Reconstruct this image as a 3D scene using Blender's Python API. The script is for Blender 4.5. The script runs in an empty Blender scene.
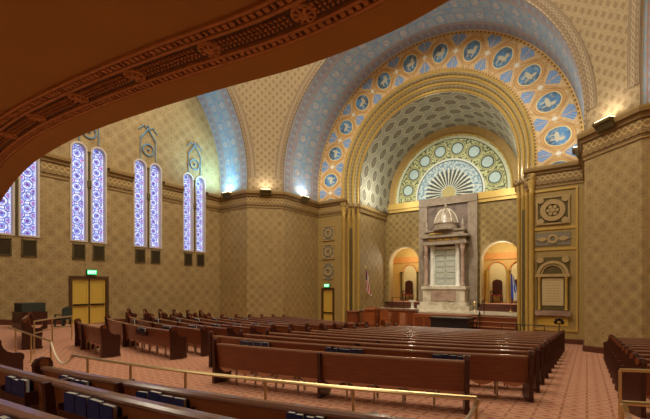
import bpy, math, random
from mathutils import Vector
random.seed(7)
S = bpy.context.scene
COL = S.collection
PI = math.pi
LIFT = 3.3                       # eye-level zero -> ark-floor zero

# ------------------------------------------------------------------ camera
F_PX, HORIZ, YAW = 374.0, 287.0, math.radians(35)
cam_d = bpy.data.cameras.new('camera'); cam = bpy.data.objects.new('camera', cam_d); COL.objects.link(cam)
cam_d.sensor_width = 36; cam_d.lens = 36 * F_PX / 650
cam_d.shift_y = (HORIZ - 209.5) / 650
cam_d.clip_start = 0.05; cam_d.clip_end = 200
cam.rotation_euler = (PI / 2, 0, YAW)
cam.location = (0, 0, LIFT)
S.camera = cam
CY, SY = math.cos(YAW), math.sin(YAW)
def ray(px):                     # horizontal direction of a pixel column, per unit depth
    u = (px - 325) / F_PX
    return (u * CY - SY, u * SY + CY)

# ------------------------------------------------------------------ plan
XC, YC = -9.15, 9.8              # centre of the hall
HALF, RA, ZC = 10.9, 9.06, 7.95    # arch planes, arch radius, springing centre
RS = math.hypot(HALF, RA)
XL, XR = -23.0, 4.7              # side walls
YA = 25.0                        # wall of the ark arch
YB = 30.5                        # back wall of the apse
RV = 5.6                        # apse vault radius
ZK = 6.9                         # top of the cornice
RROW = 24.0
def arc_dy(dx, R=RROW): return R - math.sqrt(R * R - min(abs(dx), 17) ** 2)
def zrow(y0):
    y0 = min(y0, 23.0)
    return -(1.75 + .062 * y0) if y0 >= 1.6 else -1.8492 + .16 * (1.6 - max(y0, -1.0))
def zf(x, y): return zrow(y - arc_dy(x - XC))

# ------------------------------------------------------------------ mesh builder
class MB:
    def __init__(s): s.v = []; s.f = []; s.uv = []
    def face(s, pts, uvs=None):
        i = len(s.v); pts = [Vector(p) for p in pts]
        s.v += pts; s.f.append(list(range(i, i + len(pts))))
        if uvs is None:
            n = Vector((0, 0, 0))
            for k in range(len(pts)):
                a, b = pts[k], pts[(k + 1) % len(pts)]
                n += Vector(((a.y - b.y) * (a.z + b.z), (a.z - b.z) * (a.x + b.x), (a.x - b.x) * (a.y + b.y)))
            ax = max(range(3), key=lambda k: abs(n[k]))
            uvs = [(p.y, p.z) if ax == 0 else (p.x, p.z) if ax == 1 else (p.x, p.y) for p in pts]
        s.uv.append(list(uvs))
    def strip(s, A, B, us=None, v0=0, v1=1):
        for k in range(len(A) - 1):
            uv = None if us is None else [(us[k], v0), (us[k + 1], v0), (us[k + 1], v1), (us[k], v1)]
            s.face([A[k], A[k + 1], B[k + 1], B[k]], uv)
    def frame_box(s, o, ex, ey, ez, a, b):          # box a..b in a local frame
        o, ex, ey, ez = Vector(o), Vector(ex), Vector(ey), Vector(ez)
        P = lambda i, j, k: o + ex * (a, b)[i][0] + ey * (a, b)[j][1] + ez * (a, b)[k][2]
        c = [P(i, j, k) for i in (0, 1) for j in (0, 1) for k in (0, 1)]
        for q in ((0, 1, 3, 2), (4, 6, 7, 5), (0, 4, 5, 1), (2, 3, 7, 6), (0, 2, 6, 4), (1, 5, 7, 3)):
            s.face([c[t] for t in q])
    def box(s, x0, x1, y0, y1, z0, z1):
        s.frame_box((0, 0, 0), (1, 0, 0), (0, 1, 0), (0, 0, 1), (x0, y0, z0), (x1, y1, z1))
    def prism(s, poly, o, ex, ez, en, t):           # polygon in (ex,ez), thick t along en
        o, ex, ez, en = Vector(o), Vector(ex), Vector(ez), Vector(en)
        A = [o + ex * p[0] + ez * p[1] - en * (t / 2) for p in poly]
        B = [q + en * t for q in A]
        s.face(A, poly); s.face(B[::-1], poly[::-1])
        n = len(A)
        for k in range(n): s.face([A[k], A[(k + 1) % n], B[(k + 1) % n], B[k]])
    def tube(s, pts, r, n=8, closed_ends=True):
        pts = [Vector(p) for p in pts]; rings = []
        up0 = None
        for i, p in enumerate(pts):
            d = (pts[min(i + 1, len(pts) - 1)] - pts[max(i - 1, 0)]).normalized()
            up = Vector((0, 0, 1)) if abs(d.z) < .95 else Vector((1, 0, 0))
            if up0 is not None: up = up0
            a = d.cross(up)
            if a.length < 1e-4: a = d.cross(Vector((0, 1, 0)))
            a.normalize(); b = a.cross(d); up0 = b.copy()
            rr = r[i] if isinstance(r, (list, tuple)) else r
            rings.append([p + a * rr * math.cos(2 * PI * k / n) + b * rr * math.sin(2 * PI * k / n) for k in range(n)])
        for i in range(len(rings) - 1):
            for k in range(n):
                s.face([rings[i][k], rings[i][(k + 1) % n], rings[i + 1][(k + 1) % n], rings[i + 1][k]])
        if closed_ends:
            s.face(rings[0][::-1]); s.face(rings[-1])
    def lathe(s, prof, c, n=20):                     # prof: (r, z)
        c = Vector(c); rings = []
        for r, z in prof: rings.append([c + Vector((r * math.cos(2 * PI * k / n), r * math.sin(2 * PI * k / n), z)) for k in range(n)])
        for i in range(len(rings) - 1):
            for k in range(n):
                s.face([rings[i][k], rings[i][(k + 1) % n], rings[i + 1][(k + 1) % n], rings[i + 1][k]])
        s.face(rings[0][::-1]); s.face(rings[-1])
    def build(s, name, mat, parent=None, smooth=False, weld=True):
        off = Vector((0, 0, 0))
        p = parent
        while p is not None: off += p.location; p = p.parent
        if parent is None: off = Vector((0, 0, 0))
        me = bpy.data.meshes.new(name)
        me.from_pydata([v - off for v in s.v], [], s.f)
        uvl = me.uv_layers.new(name='UVMap')
        k = 0; flat = []
        for q in s.uv:
            for t in q: flat += [t[0], t[1]]
        uvl.data.foreach_set('uv', flat)
        me.materials.append(mat)
        if smooth:
            me.polygons.foreach_set('use_smooth', [True] * len(me.polygons))
        me.update()
        if weld:
            import bmesh
            bm = bmesh.new(); bm.from_mesh(me)
            bmesh.ops.remove_doubles(bm, verts=bm.verts, dist=.0004)
            bmesh.ops.recalc_face_normals(bm, faces=bm.faces)
            bm.to_mesh(me); bm.free()
        o = bpy.data.objects.new(name, me); COL.objects.link(o)
        if smooth:
            try:
                me.set_sharp_from_angle(angle=math.radians(40))
            except Exception: pass
        if parent is not None: o.parent = parent
        return o

def tag(o, label, cat, group=None):
    o['label'] = label; o['category'] = cat
    if group: o['group'] = group
    return o
def struct(o): o['kind'] = 'structure'; return o
def thing(name, loc, label, cat, group=None):
    o = bpy.data.objects.new(name, None); COL.objects.link(o); o.location = loc
    o.empty_display_size = .2
    return tag(o, label, cat, group)

# ------------------------------------------------------------------ materials
def lin(c): return tuple((x / 255 / 12.92 if x / 255 < .04045 else ((x / 255 + .055) / 1.055) ** 2.4) for x in c)
class E:                                            # tiny node-expression helper
    nt = None
    def __init__(s, sock): s.s = sock
    @staticmethod
    def m(op, *a, clamp=False):
        n = E.nt.nodes.new('ShaderNodeMath'); n.operation = op; n.use_clamp = clamp
        for i, x in enumerate(a):
            if isinstance(x, E): E.nt.links.new(x.s, n.inputs[i])
            else: n.inputs[i].default_value = float(x)
        return E(n.outputs[0])
    def __add__(s, o): return E.m('ADD', s, o)
    __radd__ = __add__
    def __sub__(s, o): return E.m('SUBTRACT', s, o)
    def __rsub__(s, o): return E.m('SUBTRACT', o, s)
    def __mul__(s, o): return E.m('MULTIPLY', s, o)
    __rmul__ = __mul__
    def __truediv__(s, o): return E.m('DIVIDE', s, o)
def fract(x): return E.m('FRACT', x)
def eabs(x): return E.m('ABSOLUTE', x)
def esin(x): return E.m('SINE', x)
def lt(a, b, w=.02):                                # soft a<b
    return E.m('MULTIPLY_ADD', b - a if isinstance(b, E) else E.m('SUBTRACT', b, a), 1 / w, .5, clamp=True)
def gt(a, b, w=.02): return lt(b if isinstance(b, E) else E.m('ADD', b, 0), a, w)
def both(*a):
    r = a[0]
    for x in a[1:]: r = r * x
    return r
def either(*a):
    r = a[0]
    for x in a[1:]: r = E.m('MAXIMUM', r, x)
    return r
def hyp(a, b): return E.m('SQRT', a * a + b * b)
def band(x, c, w, s=.02): return lt(eabs(x - c), w, s)
def mix(f, a, b):
    n = E.nt.nodes.new('ShaderNodeMix'); n.data_type = 'RGBA'
    for x, i in ((f, 0), (a, 6), (b, 7)):
        if isinstance(x, E): E.nt.links.new(x.s, n.inputs[i])
        elif i == 0: n.inputs[i].default_value = x
        else: n.inputs[i].default_value = (*x, 1)
    return E(n.outputs[2])
def noise(scale, detail=2, vec=None, rough=.5):
    n = E.nt.nodes.new('ShaderNodeTexNoise'); n.inputs['Scale'].default_value = scale; n.inputs['Detail'].default_value = detail
    n.inputs['Roughness'].default_value = rough
    if vec is None:
        t = E.nt.nodes.new('ShaderNodeTexCoord'); vec = t.outputs['Object']
    E.nt.links.new(vec, n.inputs['Vector']); return E(n.outputs[0])
def uv():
    t = E.nt.nodes.new('ShaderNodeUVMap'); t.uv_map = 'UVMap'
    x = E.nt.nodes.new('ShaderNodeSeparateXYZ'); E.nt.links.new(t.outputs[0], x.inputs[0])
    return E(x.outputs[0]), E(x.outputs[1]), t.outputs[0]
def voro(scale, vec, feature='F1', out='Color'):
    n = E.nt.nodes.new('ShaderNodeTexVoronoi'); n.feature = feature; n.inputs['Scale'].default_value = scale
    E.nt.links.new(vec, n.inputs['Vector']); return E(n.outputs[out])
def material(name, fn, rough=.6, metal=0, emit=0, spec=.5, bump=None):
    m = bpy.data.materials.new(name); m.use_nodes = True; nt = m.node_tree; E.nt = nt
    b = nt.nodes['Principled BSDF']
    b.inputs['Roughness'].default_value = rough; b.inputs['Metallic'].default_value = metal
    b.inputs['Specular IOR Level'].default_value = spec
    c = fn() if callable(fn) else fn
    if isinstance(c, E):
        nt.links.new(c.s, b.inputs['Base Color'])
        if emit: nt.links.new(c.s, b.inputs['Emission Color'])
    else:
        b.inputs['Base Color'].default_value = (*c, 1)
        if emit: b.inputs['Emission Color'].default_value = (*c, 1)
    if emit: b.inputs['Emission Strength'].default_value = emit
    if bump is not None:
        h = bump()
        n = nt.nodes.new('ShaderNodeBump'); n.inputs['Strength'].default_value = .5; n.inputs['Distance'].default_value = .02
        nt.links.new(h.s, n.inputs['Height']); nt.links.new(n.outputs[0], b.inputs['Normal'])
    return m
def mottled(c, amt=.25, scale=3.0, detail=3):
    def fn():
        n = noise(scale, detail)
        return mix(n, tuple(x * (1 - amt) for x in c), tuple(min(1, x * (1 + amt)) for x in c))
    return fn

TAN, TAN_L, TAN_D = lin((176, 150, 100)), lin((204, 182, 132)), lin((122, 96, 58))
def tilerand(u, v, p):
    n = E.nt.nodes.new('ShaderNodeTexWhiteNoise'); n.noise_dimensions = '2D'
    x = E.nt.nodes.new('ShaderNodeCombineXYZ'); E.nt.links.new(E.m('FLOOR', u / p).s, x.inputs[0]); E.nt.links.new(E.m('FLOOR', v / p).s, x.inputs[1])
    E.nt.links.new(x.outputs[0], n.inputs['Vector']); return E(n.outputs['Value'])
def wall_fn(cell=.82, base=TAN, light=TAN_L, dark=TAN_D, k=.38):
    def fn():
        u, v, vec = uv()
        a = eabs(fract(u / cell) - .5); b = eabs(fract(v / cell) - .5); d = a + b
        rng = either(band(d, .5, .035, .03), band(d, .36, .02, .03))
        flower = either(lt(hyp(a, b), .1, .05), lt(hyp(a - .5, b - .5), .12, .05))
        tile = either(lt(eabs(fract(u / (cell / 2)) - .5), .02, .02), lt(eabs(fract(v / (cell / 2)) - .5), .02, .02))
        blk = voro(1.6 / cell, vec)
        n = noise(.6, 3, vec); n2 = noise(7, 3, vec)
        c = mix(n, tuple(x * .86 for x in base), tuple(min(1, x * 1.12) for x in base))
        c = mix(E.m('MULTIPLY', n2, .45), c, dark)
        c = mix(gt(noise(16, 2, vec), .55, .1) * .25, c, light)
        c = mix(tilerand(u + cell / 4, v + cell / 4, cell / 2) * .34, c, dark)
        c = mix(rng * k, c, light); c = mix(flower * .4, c, dark); c = mix(tile * .45, c, dark)
        return c
    return fn
def pend_fn():
    u, v, vec = uv()
    p = .5
    def leaf(du, dv):
        a = fract(u / p + du) - .5; b = fract(v / p + dv) - .5
        return lt(eabs(a) * 1.25 + eabs(b), .30, .1)
    lf = either(leaf(0, 0), leaf(.5, .5))
    n = noise(.5, 3, vec)
    c = mix(n, lin((150, 130, 96)), lin((174, 154, 118)))
    return mix(lf * .5, mix(gt(noise(12, 2, vec), .52, .1) * .3, c, lin((196, 178, 138))), lin((118, 94, 60)))
def cornice_fn(h=1.0, per=.55, base=(150, 124, 76), dk=(92, 66, 34), lt_=(214, 184, 120)):
    def fn():
        u, v, vec = uv()
        w = esin(u * (2 * PI / per)) * (.13 * h)
        g = either(band(v - w, .55 * h, .03 * h, .03), band(v + w, .55 * h, .03 * h, .03))
        inner = band(v, .55 * h, .25 * h, .02)
        lines = either(band(v, .1 * h, .03 * h, .02), band(v, .27 * h, .02 * h, .02), band(v, .84 * h, .02 * h, .02), band(v, .95 * h, .03 * h, .02))
        dot = lt(hyp(fract(u / (per / 2)) * (per / 2) - per / 4, v - .2 * h), .05, .02)
        c = mix(noise(2, 3, vec), lin(base), lin(tuple(x * 1.12 for x in base)))
        c = mix(inner * .35, c, lin(dk)); c = mix(g * .8, c, lin(lt_)); c = mix(lines * .7, c, lin(dk)); c = mix(dot * .6, c, lin(dk))
        return c
    return fn
def orange_fn():                                    # u: medallion index, v: 0..1 from the inside out
    u, v, vec = uv()
    s = fract(u) - .5; t = v - .5                    # s*2.05 m, t*2.2 m
    x, y = s * 2.05, t * 2.2
    r = hyp(x * 1.12, y)
    n = noise(9, 3, vec)
    c = mix(noise(3, 3, vec), lin((220, 190, 132)), lin((234, 212, 164)))
    c = mix(n * .3, c, lin((196, 136, 76)))
    c = mix(gt(noise(16, 3, vec), .5, .12) * .22, c, lin((164, 128, 84)))
    # strapwork
    x2 = (fract(u + .5) - .5) * 2.05
    dia = eabs(x) * 1.06 + eabs(y) * 1.0
    strap = either(band(r, .70, .05, .03), band(dia, 1.06, .05, .03), band(hyp(x2, y), .3, .03, .02))
    c = mix(strap * .8, c, lin((216, 162, 84)))
    c = mix(either(band(r, .77, .015, .015), band(r, .635, .015, .015), band(dia, 1.13, .015, .015), band(dia, .99, .015, .015)) * .55, c, lin((120, 72, 36)))
    # blue leaves at both edges between medallions
    ya = eabs(y)
    leaf = both(lt(eabs(x2) * .95 + eabs(ya - .74) * .8, .40, .03), gt(eabs(x2), .02, .02), gt(eabs(esin(eabs(x2) * 20 - ya * 16)), .22, .2))
    c = mix(leaf * .92, c, lin((88, 156, 222)))
    flower = lt(hyp(x2, y), .13, .04)
    c = mix(flower, c, lin((236, 232, 214)))
    # medallions
    disc = lt(r, .55, .02)
    c = mix(lt(r, .61, .02), c, lin((236, 214, 150)))
    alt = gt(E.m('MODULO', E.m('FLOOR', u), 2), .5, .1)
    c = mix(disc, c, mix(gt(noise(4, 3, vec), .5, .25), lin((74, 98, 122)), lin((92, 150, 200))))
    fig = both(disc, either(lt(hyp(x * .7, (y + .04) * 1.8), .2, .03), lt(hyp((x - .16) * 1.6, y - .14), .16, .03), both(lt(eabs(eabs(x) - .14), .035, .02), lt(eabs(y + .22), .14, .03))))
    c = mix(fig * .8, c, lin((226, 216, 176)))
    c = mix(both(disc, gt(noise(11, 3, vec), .58, .05)) * .5, c, lin((176, 190, 176)))
    # borders
    edge = eabs(t)
    c = mix(gt(edge, .425, .01), c, lin((232, 190, 112)))
    dash = both(band(edge, .46, .018, .008), gt(eabs(fract(u * 9) - .5), .18, .05))
    c = mix(dash * .8, c, lin((84, 62, 40)))
    c = mix(band(edge, .428, .006, .008) * .6, c, lin((150, 92, 44)))
    return c
def blue_fn():                                      # u metres along arch, v metres across (0 at the wall)
    u, v, vec = uv()
    w = 3.0
    c = mix(noise(2.2, 4, vec), lin((116, 164, 196)), lin((162, 192, 208)))
    p = 1.25
    a = fract(u / p) - .5; b = v - 1.45
    sq = both(lt(eabs(a), .3, .03), band(eabs(b), .42, .3, .03))
    sq2 = both(lt(eabs(fract(u / p + .5) - .5), .22, .03), lt(eabs(b), .22, .03))
    c = mix(either(sq, sq2) * .6, c, lin((92, 156, 206)))
    c = mix(gt(noise(13, 3, vec), .52, .1) * .4, c, lin((206, 186, 160)))
    orn = both(lt(hyp(a * p, eabs(b) - .42), .22, .04), gt(noise(9, 1, vec), .45, .1))
    c = mix(orn * .6, c, lin((222, 212, 190)))
    c = mix(gt(noise(6, 4, vec), .56, .08) * .5, c, lin((206, 160, 140)))
    lines = either(band(eabs(b), .82, .03), band(eabs(b), 1.0, .03), band(eabs(b), 1.32, .03), band(eabs(b), .9, .015))
    c = mix(lines * .65, c, lin((176, 120, 96)))
    outer = both(band(eabs(b), 1.16, .13), gt(eabs(fract(u / .5) - .5), .2, .1))
    c = mix(outer * .5, c, lin((146, 120, 140)))
    return c
def ringgold_fn():
    u, v, vec = uv()
    c = mix(noise(4, 3, vec), lin((160, 142, 94)), lin((188, 172, 124)))
    d = both(band(v, .5, .26, .05), lt(eabs(fract(u / .3) - .5) + eabs(v - .5), .34, .12))
    return mix(d * .5, c, lin((98, 88, 62)))
def vault_fn():
    u, v, vec = uv()
    pu, pv = 1.9, 1.25
    def cell(du, dv):
        a = eabs(fract(u / pu + du) - .5); b = eabs(fract(v / pv + dv) - .5)
        return E.m('MAXIMUM', a * 1.0 + b * .72, b * 1.25)
    d = E.m('MINIMUM', cell(0, 0), cell(.5, .5))
    c = mix(noise(1.2, 3, vec), lin((144, 144, 126)), lin((168, 166, 146)))
    c = mix(lt(d, .26, .03) * .8, c, lin((92, 92, 82)))
    c = mix(lt(d, .17, .03) * .55, c, lin((142, 132, 104)))
    c = mix(band(d, .33, .02, .03) * .8, c, lin((206, 196, 160)))
    return c
def tymp_fn():                                      # u,v in metres from the arch centre
    u, v, vec = uv()
    r = hyp(u, v); th = E.m('ARCTAN2', v, u) * (1 / PI)     # 0..1
    nz = noise(6, 3, vec); nz2 = noise(3.2, 2, vec)
    c = mix(nz2, lin((178, 192, 132)), lin((216, 220, 168)))
    leaf = both(gt(nz, .53, .03), gt(r, 2.5, .05))
    c = mix(leaf * .9, c, lin((58, 74, 50)))
    N = 8
    a = (fract(th * N) - .5) * (PI * 3.22 / N); q = hyp(a, r - 3.22)
    c = mix(lt(q, .58, .03), c, lin((210, 212, 156)))
    c = mix(band(q, .53, .025), c, lin((120, 112, 66)))
    c = mix(lt(q, .46, .03), c, lin((70, 90, 74)))
    c = mix(lt(q, .36, .03), c, mix(noise(5, 3, vec), lin((150, 196, 206)), lin((220, 232, 224))))
    c = mix(band(r, 4.05, .1), c, lin((214, 222, 196)))
    c = mix(band(r, 3.93, .03), c, lin((92, 100, 70)))
    # fan
    c = mix(lt(r, 2.52, .02), c, lin((226, 232, 220)))
    c = mix(lt(r, 2.40, .02), c, lin((96, 116, 112)))
    c = mix(lt(r, 2.32, .02), c, mix(gt(nz, .5, .1), lin((128, 166, 186)), lin((206, 222, 222))))
    f = eabs(fract(th * 16) - .5)
    petal = both(lt(r, 1.72, .03), gt(r, .55, .03), lt(f + (r - 1.0) * (r - 1.0) * .25, .3, .06))
    c = mix(petal * .95, c, lin((66, 72, 60)))
    ray_ = both(lt(r, 1.85, .03), gt(r, .45, .03), gt(f, .37, .06))
    c = mix(ray_, c, lin((232, 232, 206)))
    c = mix(lt(r, .5, .03), c, lin((192, 180, 120)))
    return c
def glass_fn(seed):
    def fn():
        u, v, vec = uv()
        p = .62
        b = (fract(v / p + seed * .37) - .5) * p
        r = hyp(u, b)
        q = hyp(eabs(u) - .28, eabs(b) - p / 2)
        vo = voro(7.5, vec)
        hue = noise(1.1, 2, vec)
        c = mix(noise(14, 2, vec), lin((176, 190, 240)), lin((252, 252, 255)))
        c = mix(band(r, .24, .035, .03) * .75, c, lin((52, 78, 176)))
        c = mix(lt(r, .09, .02), c, lin((96, 60, 150)))
        c = mix(band(r, .125, .02, .02), c, lin((56, 84, 184)))
        c = mix(lt(q, .12, .02), c, mix(hue, lin((50, 110, 200)), lin((196, 110, 160))))
        c = mix(band(q, .17, .02, .02), c, lin((48, 60, 150)))
        c = mix(gt(noise(7, 3, vec), .54, .05) * .7, c, lin((96, 130, 216)))
        c = mix(gt(noise(5.3, 2, vec), .64, .05) * .4, c, lin((176, 140, 190)))
        c = mix(gt(eabs(u), .315, .01), c, lin((196, 206, 250)))
        lead = lt(voro(7.5, vec, 'DISTANCE_TO_EDGE', 'Distance'), .03, .03)
        return mix(lead * .75, c, lin((34, 36, 66)))
    return fn
def carpet_fn():
    u, v, vec = uv()
    p = .36
    a = eabs(fract(u / p) - .5); b = eabs(fract(v / p) - .5)
    n = noise(30, 3, vec); n2 = noise(.5, 2, vec)
    c = mix(n, lin((172, 122, 98)), lin((206, 160, 132)))
    c = mix(lt(a + b, .2, .06) * .65, c, lin((138, 72, 60)))
    c = mix(either(gt(a, .44, .03), gt(b, .44, .03)) * .55, c, lin((116, 58, 48)))
    c = mix(lt(hyp(a - .5, b - .5), .09, .04) * .6, c, lin((222, 178, 134)))
    return mix(n2 * .25, c, lin((150, 90, 66)))
def wood_fn(a, b):
    def fn():
        u, v, vec = uv()
        t = E.nt.nodes.new('ShaderNodeMapping'); t.inputs['Scale'].default_value = (1.2, 14, 1)
        E.nt.links.new(vec, t.inputs['Vector'])
        n = noise(2.2, 5, t.outputs[0], .6)
        return mix(n, lin(a), lin(b))
    return fn
def marble_fn(a, b):
    def fn():
        n = noise(1.6, 6, None, .65)
        k = esin(n * 18) * .5 + .5
        return mix(k, lin(a), lin(b))
    return fn

M = {}
M['wall'] = material('patterned tan wall tile', wall_fn())
M['pier'] = material('patterned tan pier tile', wall_fn(.66, lin((178, 152, 98))))
M['pend'] = material('leaf stencilled plaster', pend_fn, .8)
M['cornice'] = material('guilloche cornice', cornice_fn())
M['ringborder'] = material('guilloche border', cornice_fn(.8, .5, (150, 130, 100), (92, 78, 66), (196, 178, 144)))
M['orange'] = material('gold and blue medallion mosaic', orange_fn, .55)
M['blue'] = material('blue lattice stencil', blue_fn, .7)
M['ringgold'] = material('gilded moulding', ringgold_fn, .45)
M['vault'] = material('grey lozenge vault', vault_fn, .8)
M['rim'] = material('ochre rim', mottled(lin((182, 152, 92)), .25, 5), .6)
M['tymp'] = material('green and white mosaic fan', tymp_fn, .6)
M['carpet'] = material('red patterned carpet', carpet_fn, .95, spec=.1)
M['wood'] = material('red brown pew wood', wood_fn((86, 40, 22), (150, 82, 44)), .34)
M['wood_dark'] = material('dark pew wood', wood_fn((48, 20, 13), (80, 36, 22)), .35)
M['wood_cap'] = material('polished pew cap with painted sheen', wood_fn((120, 82, 66), (156, 114, 92)), .22)  # greyish lightening: sheen of the tops put into the colour
M['seat'] = material('worn seat wood', wood_fn((168, 110, 80), (206, 152, 116)), .4)
M['wood_warm'] = material('warm oak', wood_fn((128, 66, 30), (170, 96, 48)), .4)
M['iron'] = material('dark iron', lin((46, 40, 36)), .45, .6)
M['legmetal'] = material('grey painted legs', lin((166, 140, 112)), .45, .4)
M['brass'] = material('brass', mottled(lin((214, 190, 140)), .12, 6), .34, .85)
M['gold'] = material('gold paint', mottled(lin((206, 174, 94)), .15, 4), .42, .35)
M['ornblue'] = material('blue painted ornament', mottled(lin((112, 142, 158)), .25, 9), .7)
M['tread'] = material('pale tread', mottled(lin((176, 120, 84)), .15, 6), .5)  # lighter tone than the risers; also on the desk panels
M['marble_d'] = material('marble with painted recess shade', marble_fn((92, 78, 70), (120, 104, 92)), .4)  # darker copy of the ark marble, recess shade put into the colour
M['ochre'] = material('ochre stencilled wall', mottled(lin((168, 142, 84)), .16, 4, 4), .6)
M['diaper'] = material('diapered ochre wall', wall_fn(.62, lin((160, 134, 74)), lin((206, 180, 116)), lin((96, 76, 40)), .5), .6)
M['bronze'] = material('bronze green', mottled(lin((100, 88, 52)), .3, 6), .5, .2)
M['plaque'] = material('grey mosaic plaque', mottled(lin((132, 124, 104)), .5, 14, 4), .6)
M['plaque_l'] = material('pale inlay', mottled(lin((182, 156, 104)), .3, 12), .6)
M['tablet'] = material('pale tablet', mottled(lin((206, 186, 140)), .18, 14, 5), .6)
M['stone'] = material('cream window stone', mottled(lin((206, 196, 186)), .1), .7)
M['vent'] = material('dark vent grille', lin((74, 62, 40)), .5, .4)
M['yellow'] = material('yellow door paint', mottled(lin((206, 172, 74)), .08), .45)
M['frame'] = material('dark door frame', wood_fn((70, 44, 22), (96, 62, 30)), .45)
M['soffit'] = material('brown painted plaster', mottled(lin((176, 128, 58)), .1, 1.5), .7)
M['soffit_o'] = material('brown relief', mottled(lin((190, 128, 70)), .35, 14), .6)
M['soffit_d'] = material('dark relief ground', mottled(lin((92, 62, 34)), .4, 12), .7)
M['white'] = material('white painted rope', lin((222, 206, 176)), .7)
M['navy'] = material('navy book cover', lin((30, 38, 76)), .35)
M['pages'] = material('book pages', lin((226, 224, 214)), .7)
M['marble'] = material('grey brown marble', marble_fn((134, 119, 101), (154, 139, 120)), .35)
M['marble_l'] = material('pale marble', marble_fn((184, 172, 148), (214, 204, 182)), .35)
M['marble_w'] = material('white marble', marble_fn((214, 212, 196), (236, 234, 222)), .3)
M['marble_r'] = material('rose marble', marble_fn((150, 124, 108), (176, 150, 132)), .3)
M['black'] = material('black stone', mottled(lin((34, 36, 36)), .3, 5), .25)
M['silver'] = material('silvered ark door', mottled(lin((186, 190, 176)), .2, 8), .4, .1)
M['cream'] = material('cream plaster', mottled(lin((232, 214, 160)), .1, 2), .8)
M['chgold'] = material('gold chamber wall', mottled(lin((214, 180, 104)), .15, 3), .7)
M['chtop'] = material('painted chamber ceiling', mottled(lin((220, 206, 176)), .35, 5), .8)
M['chorange'] = material('orange chamber frieze', mottled(lin((216, 150, 80)), .2, 4), .7)
M['redseat'] = material('red leather', lin((124, 40, 28)), .5)
M['upholstery'] = material('dark green upholstery', lin((48, 54, 46)), .8)
M['flag_red'] = material('flag red', lin((176, 36, 40)), .8)
M['flag_white'] = material('flag white', lin((232, 226, 214)), .8)
M['flag_blue'] = material('flag blue', lin((40, 56, 120)), .8)
M['flag_sky'] = material('flag bright blue', lin((40, 84, 190)), .8)
M['exit'] = material('green exit glow', lin((60, 220, 130)), .5, emit=1.2)
M['exit_t'] = material('white exit letters', lin((230, 255, 236)), .5, emit=1.6)
M['lampglass'] = material('lit lamp glass', lin((255, 226, 176)), .5, emit=5)
M['steel'] = material('brushed rail steel', lin((176, 166, 150)), .3, 1.0)
M['baseboard'] = material('dark baseboard', wood_fn((74, 36, 22), (104, 54, 32)), .5)

ORD = ['first', 'second', 'third', 'fourth', 'fifth', 'sixth', 'seventh', 'eighth', 'ninth', 'tenth', 'eleventh', 'twelfth', 'thirteenth', 'fourteenth', 'fifteenth', 'sixteenth', 'seventeenth', 'eighteenth']

# ================================================================== SETTING
# ---- floor
b = MB()
st = .5; nx = int((XR + .4 - (XL - .4)) / st) + 1; ny = int((YA + 1 + 6.4) / st) + 1
G = lambda i, j: (XL - .4 + i * st, -6.4 + j * st)
for i in range(nx):
    for j in range(ny):
        q = [G(i, j), G(i + 1, j), G(i + 1, j + 1), G(i, j + 1)]
        b.face([(x, y, zf(x, y)) for x, y in q], q)
struct(b.build('floor', M['carpet'], smooth=True))

# ---- walls with openings
def wall_open(b, P, u0, u1, z0, z1, ops):
    """P(u,z)->point; ops: (uc, half, zb, zs, arched)"""
    ops = sorted(ops); cur = u0
    rect = lambda a, c, lo, hi: b.face([P(a, lo), P(c, lo), P(c, hi), P(a, hi)], [(a, lo), (c, lo), (c, hi), (a, hi)]) if hi > lo + 1e-6 and c > a + 1e-6 else None
    for uc, hw, zb, zs, arched in ops:
        rect(cur, uc - hw, z0, z1); rect(uc - hw, uc + hw, z0, zb)
        if arched:
            n = 14
            A = [(uc - hw * math.cos(PI * k / n), zs + hw * math.sin(PI * k / n)) for k in range(n + 1)]
            for k in range(n):
                q = [A[k], A[k + 1], (A[k + 1][0], z1), (A[k][0], z1)]
                b.face([P(*t) for t in q], q)
        else: rect(uc - hw, uc + hw, zs, z1)
        cur = uc + hw
    rect(cur, u1, z0, z1)

WIN_Y = [2.9, 6.37, 9.64, 13.1, 16.55]
WIN = []
for yc in WIN_Y: WIN += [(yc - .51, .35, 2.6, 7.6, True), (yc + .51, .35, 2.6, 7.6, True)]
b = MB()
PL = lambda u, z: (XL, u, z)
wall_open(b, PL, -6, 18.95, -3.3, 1.3, [(9.66, .9, -3.25, .48, False)])
wall_open(b, PL, -6, 18.95, 1.3, 18.2, WIN)
struct(b.build('wall_left', M['wall']))
b = MB()
PR = lambda u, z: (XR, u, z)
wall_open(b, PR, -6, 18.95, -3.3, 18.2, [])
struct(b.build('wall_right', M['wall']))
b = MB()
wall_open(b, lambda u, z: (u, -6, z), XL, XR, -3.3, 18.2, [])
struct(b.build('wall_back', M['wall']))

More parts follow.
